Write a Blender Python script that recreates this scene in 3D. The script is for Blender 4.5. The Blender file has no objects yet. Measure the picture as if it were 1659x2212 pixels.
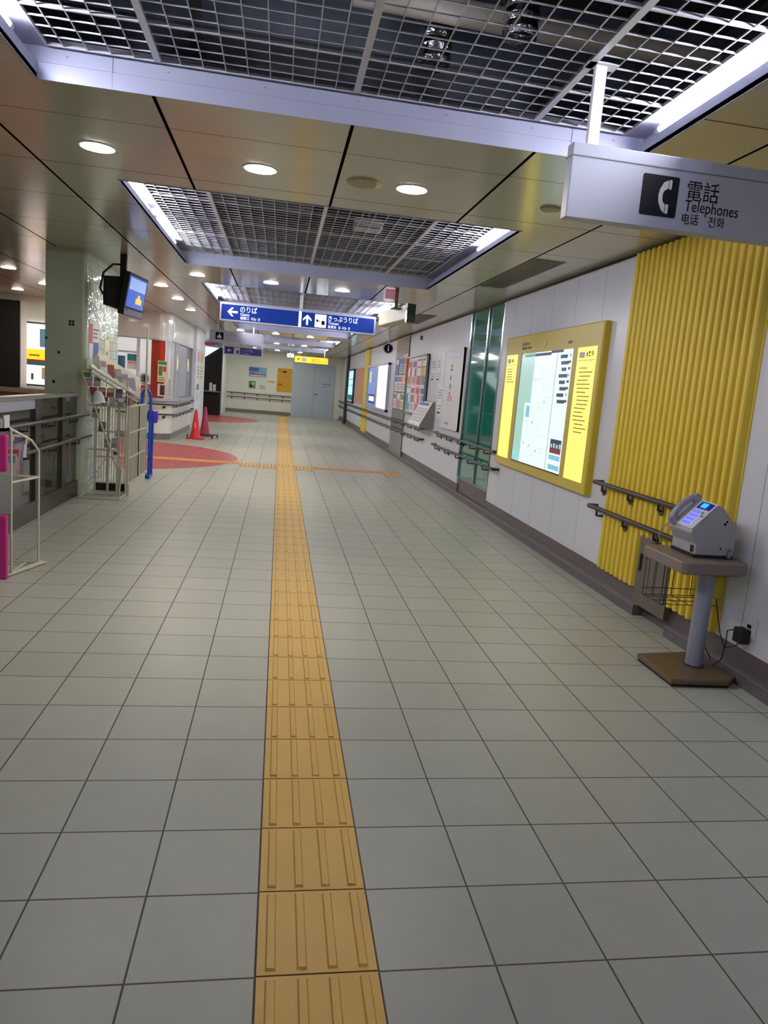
import bpy, bmesh, math, random
from mathutils import Vector, Matrix
random.seed(7)
SC = bpy.context.scene
COL = SC.collection
PI = math.pi

# ------------------------------------------------------------------ camera
F_PX, W_PX, H_PX = 1587.41, 1659.0, 2212.0
YAW, PITCH, ROLL = 0.1737, -0.1584, 0.0855
cam_d = bpy.data.cameras.new('camera')
cam_d.sensor_fit = 'VERTICAL'; cam_d.sensor_height = 36.0
cam_d.lens = F_PX / H_PX * 36.0
cam_d.shift_x = -35.36 / H_PX
cam_d.shift_y = -5.85 / H_PX
cam_d.clip_start = 0.02; cam_d.clip_end = 200
cam = bpy.data.objects.new('camera', cam_d); COL.objects.link(cam)
fw = Vector((math.sin(YAW)*math.cos(PITCH), math.cos(YAW)*math.cos(PITCH), math.sin(PITCH)))
rt = Vector((math.cos(YAW), -math.sin(YAW), 0)); up = rt.cross(fw)
c_, s_ = math.cos(ROLL), math.sin(ROLL)
rr = c_*rt + s_*up; uu = -s_*rt + c_*up
cam.matrix_world = Matrix(((rr.x, uu.x, -fw.x, -0.0213), (rr.y, uu.y, -fw.y, -1.5757), (rr.z, uu.z, -fw.z, 1.4099), (0, 0, 0, 1)))
SC.camera = cam

# ------------------------------------------------------------------ world, exposure, lamp strengths
world = bpy.data.worlds.new('world'); SC.world = world; world.use_nodes = True
world.node_tree.nodes['Background'].inputs[0].default_value = (0.9, 0.95, 1.0, 1)
world.node_tree.nodes['Background'].inputs[1].default_value = 0.02
vs = SC.view_settings
vs.view_transform = 'Standard'; vs.look = 'None'; vs.gamma = 1.0; vs.use_curve_mapping = False
vs.exposure = 0.22
TUBE_E, DOWN_E, BOOTH_E = 170.0, 122.0, 26.0

# ------------------------------------------------------------------ key dimensions
XW = 2.53        # right wall face
H = 2.578        # ceiling height
D = 30.0         # end wall
BX0, BX1 = -1.10, 1.57          # ceiling bay, x range
BAYS = [(-1.375 + 4.96*k, 1.98 + 4.96*k) for k in range(-1, 6)]
GZ = 2.70        # underside of the ceiling grille

# ------------------------------------------------------------------ materials
def lin(c):
    return tuple(((x/255.0)/12.92 if x/255.0 <= 0.04045 else (((x/255.0)+0.055)/1.055)**2.4) for x in c)
def nnode(nt, t, **kw):
    n = nt.nodes.new(t)
    for k, v in kw.items(): setattr(n, k, v)
    return n
def mat(name, rgb, rough=0.5, metal=0.0, emit=0.0, var=0.06, scale=6.0, bump=0.0, bscale=40.0, coat=0.0, alpha=1.0, trans=0.0, ecol=None, spec=0.5):
    m = bpy.data.materials.new(name); m.use_nodes = True
    nt = m.node_tree; b = nt.nodes['Principled BSDF']
    c = lin(rgb)
    tc = nnode(nt, 'ShaderNodeTexCoord')
    if var > 0:
        nz = nnode(nt, 'ShaderNodeTexNoise'); nz.inputs['Scale'].default_value = scale; nz.inputs['Detail'].default_value = 4
        nt.links.new(tc.outputs['Object'], nz.inputs['Vector'])
        rp = nnode(nt, 'ShaderNodeMapRange'); rp.inputs['To Min'].default_value = 1-var; rp.inputs['To Max'].default_value = 1+var
        nt.links.new(nz.outputs['Fac'], rp.inputs['Value'])
        mx = nnode(nt, 'ShaderNodeVectorMath', operation='SCALE'); mx.inputs[0].default_value = c
        nt.links.new(rp.outputs['Result'], mx.inputs['Scale'])
        nt.links.new(mx.outputs[0], b.inputs['Base Color'])
    else:
        b.inputs['Base Color'].default_value = (*c, 1)
    b.inputs['Roughness'].default_value = rough; b.inputs['Metallic'].default_value = metal
    b.inputs['Coat Weight'].default_value = coat; b.inputs['Coat Roughness'].default_value = 0.06
    b.inputs['Specular IOR Level'].default_value = spec
    if trans: b.inputs['Transmission Weight'].default_value = trans
    if alpha < 1: b.inputs['Alpha'].default_value = alpha
    if emit > 0:
        b.inputs['Emission Color'].default_value = (*(lin(ecol) if ecol else c), 1)
        b.inputs['Emission Strength'].default_value = emit
    if bump > 0:
        n2 = nnode(nt, 'ShaderNodeTexNoise'); n2.inputs['Scale'].default_value = bscale; n2.inputs['Detail'].default_value = 3
        nt.links.new(tc.outputs['Object'], n2.inputs['Vector'])
        bp = nnode(nt, 'ShaderNodeBump'); bp.inputs['Strength'].default_value = bump; bp.inputs['Distance'].default_value = 0.01
        nt.links.new(n2.outputs['Fac'], bp.inputs['Height']); nt.links.new(bp.outputs['Normal'], b.inputs['Normal'])
    return m

def math_(nt, op, a, b=None, c=None):
    n = nnode(nt, 'ShaderNodeMath', operation=op)
    for i, v in enumerate((a, b, c)):
        if v is None: continue
        if isinstance(v, (int, float)): n.inputs[i].default_value = v
        else: nt.links.new(v, n.inputs[i])
    return n.outputs[0]
def line_mask(nt, coord, period, offset, width):
    """1 on lines of given width repeated along a coordinate"""
    t = math_(nt, 'SUBTRACT', coord, offset)
    t = math_(nt, 'DIVIDE', t, period)
    t = math_(nt, 'FRACT', t)
    t = math_(nt, 'SUBTRACT', t, 0.5)
    t = math_(nt, 'ABSOLUTE', t)
    return math_(nt, 'GREATER_THAN', t, 0.5 - width/2/period)
def mixc(nt, fac, a, b):
    n = nnode(nt, 'ShaderNodeMix', data_type='RGBA')
    nt.links.new(fac, n.inputs['Factor'])
    for s, v in ((n.inputs[6], a), (n.inputs[7], b)):
        if isinstance(v, tuple): s.default_value = (*v[:3], 1)
        else: nt.links.new(v, s)
    return n.outputs[2]

def floor_mat():
    m = bpy.data.materials.new('floor_tiles'); m.use_nodes = True; nt = m.node_tree; b = nt.nodes['Principled BSDF']
    tc = nnode(nt, 'ShaderNodeTexCoord'); sp = nnode(nt, 'ShaderNodeSeparateXYZ'); nt.links.new(tc.outputs['Object'], sp.inputs[0])
    X, Y = sp.outputs[0], sp.outputs[1]
    g = math_(nt, 'MAXIMUM', line_mask(nt, X, 0.3, 0, 0.0055), line_mask(nt, Y, 0.3, 0, 0.0055))
    # per tile tone
    cx = math_(nt, 'FLOOR', math_(nt, 'DIVIDE', X, 0.3)); cy = math_(nt, 'FLOOR', math_(nt, 'DIVIDE', Y, 0.3))
    cb = nnode(nt, 'ShaderNodeCombineXYZ'); nt.links.new(cx, cb.inputs[0]); nt.links.new(cy, cb.inputs[1])
    wn = nnode(nt, 'ShaderNodeTexWhiteNoise'); nt.links.new(cb.outputs[0], wn.inputs['Vector'])
    nz = nnode(nt, 'ShaderNodeTexNoise'); nz.inputs['Scale'].default_value = 7; nz.inputs['Detail'].default_value = 5; nt.links.new(tc.outputs['Object'], nz.inputs['Vector'])
    nf = nnode(nt, 'ShaderNodeTexNoise'); nf.inputs['Scale'].default_value = 160; nf.inputs['Detail'].default_value = 2; nt.links.new(tc.outputs['Object'], nf.inputs['Vector'])
    k = math_(nt, 'ADD', 0.86, math_(nt, 'MULTIPLY', wn.outputs['Value'], 0.07))
    k = math_(nt, 'ADD', k, math_(nt, 'MULTIPLY', nz.outputs['Fac'], 0.16))
    k = math_(nt, 'ADD', k, math_(nt, 'MULTIPLY', nf.outputs['Fac'], 0.05))
    # red discs of the gate areas
    def disc(x0, y0, r):
        dx = math_(nt, 'SUBTRACT', X, x0); dy = math_(nt, 'SUBTRACT', Y, y0)
        d = math_(nt, 'ADD', math_(nt, 'MULTIPLY', dx, dx), math_(nt, 'MULTIPLY', dy, dy))
        return math_(nt, 'LESS_THAN', d, r*r)
    red = math_(nt, 'MAXIMUM', disc(-3.1, 11.5, 2.42), disc(-3.1, 24.0, 2.42))
    base = mixc(nt, red, lin((173, 174, 163)), lin((172, 72, 76)))
    vm = nnode(nt, 'ShaderNodeVectorMath', operation='SCALE'); nt.links.new(base, vm.inputs[0]); nt.links.new(k, vm.inputs['Scale'])
    notred = math_(nt, 'SUBTRACT', 1.0, red)
    gm = math_(nt, 'MULTIPLY', g, math_(nt, 'ADD', math_(nt, 'MULTIPLY', notred, 0.85), 0.15))
    col = mixc(nt, gm, vm.outputs[0], lin((84, 76, 66)))
    nt.links.new(col, b.inputs['Base Color'])
    ro = math_(nt, 'ADD', 0.27, math_(nt, 'MULTIPLY', nz.outputs['Fac'], 0.22)); ro = math_(nt, 'ADD', ro, math_(nt, 'MULTIPLY', g, 0.3))
    nt.links.new(ro, b.inputs['Roughness'])
    b.inputs['Specular IOR Level'].default_value = 0.42
    hgt = math_(nt, 'ADD', math_(nt, 'MULTIPLY', g, -1.0), math_(nt, 'MULTIPLY', nz.outputs['Fac'], 0.5))
    bp = nnode(nt, 'ShaderNodeBump'); bp.inputs['Strength'].default_value = 0.35; bp.inputs['Distance'].default_value = 0.002
    nt.links.new(hgt, bp.inputs['Height']); nt.links.new(bp.outputs['Normal'], b.inputs['Normal'])
    return m
def ceiling_mat():
    m = bpy.data.materials.new('ceiling_panels'); m.use_nodes = True; nt = m.node_tree; b = nt.nodes['Principled BSDF']
    tc = nnode(nt, 'ShaderNodeTexCoord'); sp = nnode(nt, 'ShaderNodeSeparateXYZ'); nt.links.new(tc.outputs['Object'], sp.inputs[0])
    X, Y = sp.outputs[0], sp.outputs[1]
    lx = line_mask(nt, X, 0.867, 0.235, 0.017)
    ly = math_(nt, 'MAXIMUM', line_mask(nt, Y, 4.96, 2.41, 0.006), line_mask(nt, Y, 4.96, 3.33, 0.009))
    ly = math_(nt, 'MAXIMUM', ly, line_mask(nt, Y, 4.96, 4.25, 0.009)); ly = math_(nt, 'MAXIMUM', ly, line_mask(nt, Y, 4.96, 6.3, 0.009))
    ly = math_(nt, 'MAXIMUM', ly, line_mask(nt, Y, 4.96, 5.3, 0.009))
    g = math_(nt, 'MAXIMUM', lx, math_(nt, 'MULTIPLY', ly, 0.95))
    cx = math_(nt, 'FLOOR', math_(nt, 'DIVIDE', math_(nt, 'SUBTRACT', X, 0.235), 0.867)); cy = math_(nt, 'FLOOR', math_(nt, 'DIVIDE', Y, 0.92))
    cb = nnode(nt, 'ShaderNodeCombineXYZ'); nt.links.new(cx, cb.inputs[0]); nt.links.new(cy, cb.inputs[1])
    wn = nnode(nt, 'ShaderNodeTexWhiteNoise'); nt.links.new(cb.outputs[0], wn.inputs['Vector'])
    k = math_(nt, 'ADD', 0.96, math_(nt, 'MULTIPLY', wn.outputs['Value'], 0.08))
    vm = nnode(nt, 'ShaderNodeVectorMath', operation='SCALE'); vm.inputs[0].default_value = lin((196, 192, 172)); nt.links.new(k, vm.inputs['Scale'])
    col = mixc(nt, g, vm.outputs[0], lin((24, 22, 20)))
    nt.links.new(col, b.inputs['Base Color'])
    nt.links.new(math_(nt, 'ADD', 0.17, math_(nt, 'MULTIPLY', g, 0.7)), b.inputs['Roughness']); nt.links.new(math_(nt, 'MULTIPLY', math_(nt, 'SUBTRACT', 1.0, g), 0.8), b.inputs['Specular IOR Level'])
    nz = nnode(nt, 'ShaderNodeTexNoise'); nz.inputs['Scale'].default_value = 1.6; nt.links.new(tc.outputs['Object'], nz.inputs['Vector'])
    bp = nnode(nt, 'ShaderNodeBump'); bp.inputs['Strength'].default_value = 0.05; bp.inputs['Distance'].default_value = 0.05
    nt.links.new(nz.outputs['Fac'], bp.inputs['Height']); nt.links.new(bp.outputs['Normal'], b.inputs['Normal'])
    return m
def wall_mat():
    m = bpy.data.materials.new('white_wall_panels'); m.use_nodes = True; nt = m.node_tree; b = nt.nodes['Principled BSDF']
    tc = nnode(nt, 'ShaderNodeTexCoord'); sp = nnode(nt, 'ShaderNodeSeparateXYZ'); nt.links.new(tc.outputs['Object'], sp.inputs[0])
    Y, Z = sp.outputs[1], sp.outputs[2]
    g = line_mask(nt, Y, 0.585, 4.26, 0.006)
    nz = nnode(nt, 'ShaderNodeTexNoise'); nz.inputs['Scale'].default_value = 1.4; nz.inputs['Detail'].default_value = 4; nt.links.new(tc.outputs['Object'], nz.inputs['Vector'])
    k = math_(nt, 'ADD', 0.95, math_(nt, 'MULTIPLY', nz.outputs['Fac'], 0.1))
    vm = nnode(nt, 'ShaderNodeVectorMath', operation='SCALE'); vm.inputs[0].default_value = lin((206, 206, 213)); nt.links.new(k, vm.inputs['Scale'])
    col = mixc(nt, g, vm.outputs[0], lin((132, 130, 136)))
    nt.links.new(col, b.inputs['Base Color']); b.inputs['Roughness'].default_value = 0.3
    return m
def tile_mat(name, rgb, grout, px, pz, rough, bump):
    m = bpy.data.materials.new(name); m.use_nodes = True; nt = m.node_tree; b = nt.nodes['Principled BSDF']
    tc = nnode(nt, 'ShaderNodeTexCoord'); sp = nnode(nt, 'ShaderNodeSeparateXYZ'); nt.links.new(tc.outputs['Object'], sp.inputs[0])
    A = math_(nt, 'ADD', sp.outputs[0], sp.outputs[1]); Z = sp.outputs[2]
    g = math_(nt, 'MAXIMUM', line_mask(nt, A, px, 0.0, 0.004), line_mask(nt, Z, pz, 0, 0.004))
    cb = nnode(nt, 'ShaderNodeCombineXYZ')
    nt.links.new(math_(nt, 'FLOOR', math_(nt, 'DIVIDE', A, px)), cb.inputs[0]); nt.links.new(math_(nt, 'FLOOR', math_(nt, 'DIVIDE', Z, pz)), cb.inputs[1])
    wn = nnode(nt, 'ShaderNodeTexWhiteNoise'); nt.links.new(cb.outputs[0], wn.inputs['Vector'])
    k = math_(nt, 'ADD', 0.88, math_(nt, 'MULTIPLY', wn.outputs['Value'], 0.2))
    vm = nnode(nt, 'ShaderNodeVectorMath', operation='SCALE'); vm.inputs[0].default_value = lin(rgb); nt.links.new(k, vm.inputs['Scale'])
    nt.links.new(mixc(nt, g, vm.outputs[0], lin(grout)), b.inputs['Base Color'])
    b.inputs['Roughness'].default_value = rough
    nz = nnode(nt, 'ShaderNodeTexNoise'); nz.inputs['Scale'].default_value = 9; nt.links.new(tc.outputs['Object'], nz.inputs['Vector'])
    h = math_(nt, 'ADD', math_(nt, 'MULTIPLY', wn.outputs['Value'], 0.25), nz.outputs['Fac']); h = math_(nt, 'SUBTRACT', h, math_(nt, 'MULTIPLY', g, 0.5))
    bp = nnode(nt, 'ShaderNodeBump'); bp.inputs['Strength'].default_value = bump; bp.inputs['Distance'].default_value = 0.012
    nt.links.new(h, bp.inputs['Height']); nt.links.new(bp.outputs['Normal'], b.inputs['Normal'])
    return m

M = {}
M['floor'] = floor_mat(); M['ceil'] = ceiling_mat(); M['wall'] = wall_mat()
M['mosaic'] = tile_mat('pale_green_glazed_tile', (200, 218, 208), (120, 130, 124), 0.1, 0.1, 0.07, 0.7)
M['pillar_front'] = mat('sage_painted_panel', (188, 196, 172), 0.35, var=0.05, scale=2, bump=0.05)
M['grey_mosaic'] = tile_mat('grey_wall_mosaic', (112, 106, 112), (70, 66, 68), 0.1, 0.05, 0.12, 0.3)
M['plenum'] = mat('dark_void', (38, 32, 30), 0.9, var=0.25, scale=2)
M['galv'] = mat('galvanised_steel', (132, 142, 156), 0.4, metal=0.5, var=0.25, scale=9, bump=0.2, bscale=12)
M['shadedsteel'] = mat('shaded_duct_steel', (74, 78, 84), 0.55, metal=0.4, var=0.3, scale=7)  # darker galvanised steel, shade above the grilles put into the colour
M['foil'] = mat('crinkled_foil', (190, 190, 192), 0.18, metal=1.0, var=0.1, bump=1.0, bscale=26)
M['lagging'] = mat('cream_pipe_lagging', (206, 196, 180), 0.6, var=0.12, scale=9, bump=0.3, bscale=14)
M['browncard'] = mat('brown_board', (104, 74, 50), 0.8, var=0.15)
M['cove'] = mat('brushed_aluminium_trim', (152, 153, 170), 0.42, metal=0.2, var=0.04, scale=3)
M['grille'] = mat('white_grille_metal', (206, 204, 210), 0.32, metal=0.25, var=0.04)
M['tube'] = mat('lit_tube', (236, 238, 255), 0.4, emit=TUBE_E, var=0, ecol=(238, 240, 255))
M['down'] = mat('lit_downlight', (255, 250, 240), 0.4, emit=DOWN_E, var=0, ecol=(255, 247, 228))
M['lampmetal'] = mat('lamp_metal', (190, 190, 196), 0.3, metal=0.8)
M['white'] = mat('white_paint', (214, 212, 210), 0.4)
M['cream'] = mat('cream_powder_coat', (196, 192, 174), 0.4)
M['offwhite'] = mat('off_white_plastic', (206, 204, 206), 0.42, var=0.03)
M['greyplastic'] = mat('grey_plastic', (150, 148, 152), 0.5)
M['phonegrey'] = mat('payphone_grey', (158, 155, 160), 0.5, var=0.03)
M['handset'] = mat('handset_grey', (150, 146, 156), 0.4, var=0.03)
M['signwhite'] = mat('sign_white_face', (162, 163, 172), 0.45, var=0.02)
M['black'] = mat('black_print', (10, 10, 11), 0.6, spec=0.15)
M['blackmatte'] = mat('black_matte', (14, 14, 15), 0.75)
M['darkgrey'] = mat('dark_grey_metal', (66, 62, 62), 0.45, metal=0.3)
M['rail'] = mat('dark_brown_handrail', (48, 42, 43), 0.4, var=0.1)
M['bracket'] = mat('bracket_metal', (70, 64, 64), 0.4, metal=0.6)
M['yellow'] = mat('yellow_corrugated_paint', (222, 194, 66), 0.45, var=0.04, scale=3)
M['yelframe'] = mat('yellow_frame_paint', (206, 182, 76), 0.35, var=0.03)
M['yelside'] = mat('yellow_frame_edge', (196, 170, 30), 0.4, var=0.04)
M['yellit'] = mat('lit_yellow_panel', (236, 222, 96), 0.4, emit=0.8, ecol=(255, 244, 110), var=0.03)
M['maplit'] = mat('lit_map_screen', (120, 128, 128), 0.15, emit=0.80, ecol=(232, 246, 246), var=0.02, scale=3)
M['mapgreen'] = mat('map_pale_green', (110, 140, 128), 0.2, emit=0.62, ecol=(176, 220, 206), var=0.1, scale=20)
M['mapblue'] = mat('map_pale_blue', (90, 130, 150), 0.2, emit=0.7, ecol=(130, 195, 224), var=0.05)
M['mapdark'] = mat('map_dark_print', (44, 56, 84), 0.3, emit=0.5, var=0.1)
M['mapred'] = mat('map_red_print', (120, 40, 50), 0.3, emit=0.6)
M['mapyel'] = mat('map_yellow_print', (140, 134, 80), 0.3, emit=0.7, ecol=(216, 208, 120))
M['oliveprint'] = mat('olive_print', (140, 120, 30), 0.4, emit=0.3)
M['teal'] = mat('teal_glass', (34, 122, 108), 0.05, var=0.15, scale=2, spec=0.6, coat=0.4)
M['chrome'] = mat('chrome', (200, 200, 204), 0.14, metal=1.0, var=0.03)
M['steel'] = mat('brushed_steel', (150, 146, 144), 0.3, metal=0.8, var=0.06, scale=20)
M['boxsteel'] = mat('brown_grey_cabinet', (108, 98, 88), 0.32, metal=0.45, var=0.05)
M['kick'] = mat('purple_brown_kick_panel', (92, 80, 80), 0.4, var=0.12, scale=5)
M['kickedge'] = mat('baseboard_edge', (146, 140, 140), 0.35, metal=0.5)
M['base'] = mat('mottled_baseboard', (96, 90, 92), 0.5, var=0.3, scale=16)
M['tact'] = mat('ochre_tactile_paving', (214, 170, 78), 0.42, var=0.08, scale=5, bump=0.1, bscale=90)
M['tactorange'] = mat('worn_orange_tactile_paving', (206, 164, 104), 0.45, var=0.12, scale=5)
M['tactred'] = mat('pale_orange_tactile_paving', (232, 160, 84), 0.42, var=0.06)
M['grout'] = mat('brown_grout', (84, 66, 42), 0.8)
M['table'] = mat('taupe_tabletop', (120, 106, 98), 0.42, var=0.05)
M['tabledark'] = mat('taupe_underside', (84, 76, 72), 0.55)
M['postgrey'] = mat('blue_grey_post', (150, 154, 172), 0.32, metal=0.25, var=0.03)
M['baseplate'] = mat('brown_base_plate', (110, 92, 68), 0.35, metal=0.3, var=0.08)
M['rubber'] = mat('black_rubber', (18, 17, 18), 0.7)
M['lcd'] = mat('blue_lcd', (40, 120, 255), 0.2, emit=1.6, ecol=(40, 140, 255), var=0)
M['lcddark'] = mat('dark_blue_lcd_frame', (14, 22, 80), 0.15, emit=0.25, ecol=(10, 30, 200), var=0)
M['keys'] = mat('backlit_keys', (110, 120, 235), 0.3, emit=0.55, ecol=(110, 120, 255), var=0)
M['keypad'] = mat('keypad_plate', (196, 198, 235), 0.35, emit=0.12, ecol=(160, 170, 255), var=0)
M['green'] = mat('green_print', (60, 150, 90), 0.5)
M['magenta'] = mat('magenta_board', (196, 44, 134), 0.4, var=0.04)
M['pink'] = mat('pink_print', (226, 150, 178), 0.5)
M['paper'] = mat('white_paper', (222, 222, 222), 0.6, var=0.02)
M['cream_paper'] = mat('cream_paper', (226, 220, 180), 0.6)
M['greytext'] = mat('grey_print', (120, 116, 122), 0.5)
M['purple'] = mat('purple_print', (110, 50, 110), 0.5)
M['bluep'] = mat('blue_print', (70, 96, 170), 0.5)
M['skyblue'] = mat('sky_blue_print', (120, 180, 210), 0.5)
M['redp'] = mat('red_print', (190, 84, 78), 0.5)
M['orangep'] = mat('orange_print', (214, 160, 90), 0.5)
M['greenp'] = mat('leaf_green_print', (96, 140, 84), 0.5)
M['tealp'] = mat('teal_print', (60, 140, 150), 0.5)
M['brownp'] = mat('brown_print', (100, 60, 56), 0.5)
M['tan'] = mat('tan_print', (190, 142, 110), 0.5); M['ochre'] = mat('ochre_print', (208, 156, 26), 0.5)
M['signblue'] = mat('lit_blue_sign', (8, 34, 96), 0.6, spec=0.2, emit=0.26, ecol=(12, 66, 190), var=0.04, scale=2)
M['signtext'] = mat('lit_white_lettering', (235, 245, 255), 0.3, emit=0.8, ecol=(235, 246, 255), var=0)
M['signframe'] = mat('sign_frame_grey', (186, 188, 204), 0.35, metal=0.3)
M['navy'] = mat('unlit_navy_sign', (34, 40, 110), 0.35)
M['navytext'] = mat('dull_sign_lettering', (190, 190, 206), 0.4)
M['signyellow'] = mat('lit_yellow_sign', (244, 200, 40), 0.3, emit=0.85, ecol=(255, 206, 50), var=0)
M['exitlit'] = mat('lit_exit_sign', (220, 250, 246), 0.3, emit=1.3, ecol=(215, 250, 245), var=0)
M['adwhite'] = mat('lit_pinkish_poster', (250, 238, 244), 0.3, emit=1.0, ecol=(255, 240, 248), var=0.02)
M['adblue'] = mat('lit_blue_poster', (100, 130, 190), 0.3, emit=0.55, var=0.5, scale=9)
M['adteal'] = mat('lit_teal_poster', (170, 225, 232), 0.3, emit=0.85, var=0.06)
M['adred'] = mat('lit_red_flecks', (236, 170, 180), 0.3, emit=0.6)
M['booth'] = mat('white_booth_panel', (230, 230, 226), 0.28, var=0.03, coat=0.3)
M['boothin'] = mat('booth_interior_white', (232, 228, 232), 0.6)
M['vermilion'] = mat('vermilion_panel', (206, 66, 34), 0.35, var=0.08, scale=2)
M['glass'] = mat('clear_glass', (200, 215, 212), 0.04, trans=1.0, alpha=0.35, var=0)
M['smoked'] = mat('dim_fence_glass', (60, 62, 52), 0.08, var=0.3, scale=3, coat=0.4, alpha=0.82)
M['fence'] = mat('taupe_fence_frame', (78, 72, 66), 0.3, metal=0.5)
M['fencetop'] = mat('fence_cap', (150, 146, 134), 0.3, metal=0.3)
M['cone'] = mat('red_traffic_cone', (214, 30, 34), 0.4)
M['conepink'] = mat('dull_crimson_cone', (170, 40, 76), 0.5)
M['blueobj'] = mat('royal_blue_plastic', (26, 70, 180), 0.25)
M['violet'] = mat('violet_plastic', (70, 50, 180), 0.3)
M['skin'] = mat('skin', (206, 160, 132), 0.5, var=0.03)
M['hair'] = mat('black_hair', (28, 26, 30), 0.5)
M['shirt'] = mat('pale_uniform_shirt', (200, 204, 220), 0.7)
M['doorgrey'] = mat('blue_grey_door', (180, 194, 206), 0.35, var=0.02)
M['endwall'] = mat('greenish_white_wall', (226, 228, 216), 0.3, var=0.05, scale=1.2)
M['stonebase'] = mat('taupe_stone_base', (130, 116, 102), 0.4, var=0.1)
M['pale'] = mat('pale_column', (226, 232, 238), 0.3)
M['beige'] = mat('beige_housing', (190, 184, 156), 0.4)
M['darkgreen'] = mat('dark_green_screen', (36, 42, 26), 0.2, coat=0.6)
M['tvblue'] = mat('lit_tv_blue', (60, 90, 190), 0.1, emit=0.6, ecol=(70, 104, 200), var=0.35, scale=8)
M['tvpale'] = mat('lit_tv_pale', (150, 170, 220), 0.1, emit=0.7, var=0.1)
M['tvyel'] = mat('lit_tv_yellow', (220, 190, 60), 0.1, emit=0.8)
M['tvgrey'] = mat('tv_bezel_silver', (110, 112, 140), 0.3)
M['speaker'] = mat('ceiling_speaker_mesh', (176, 166, 132), 0.6)
M['vent'] = mat('grey_vent', (112, 112, 104), 0.4, metal=0.4)
M['boothlamp'] = mat('booth_lamp', (255, 255, 255), 0.5, emit=BOOTH_E, var=0)
M['ceilingglow'] = mat('glowing_ceiling_white', (226, 236, 240), 0.5, emit=0.8, var=0.02)  # emission put in to stand for light on the ceiling beyond

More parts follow.
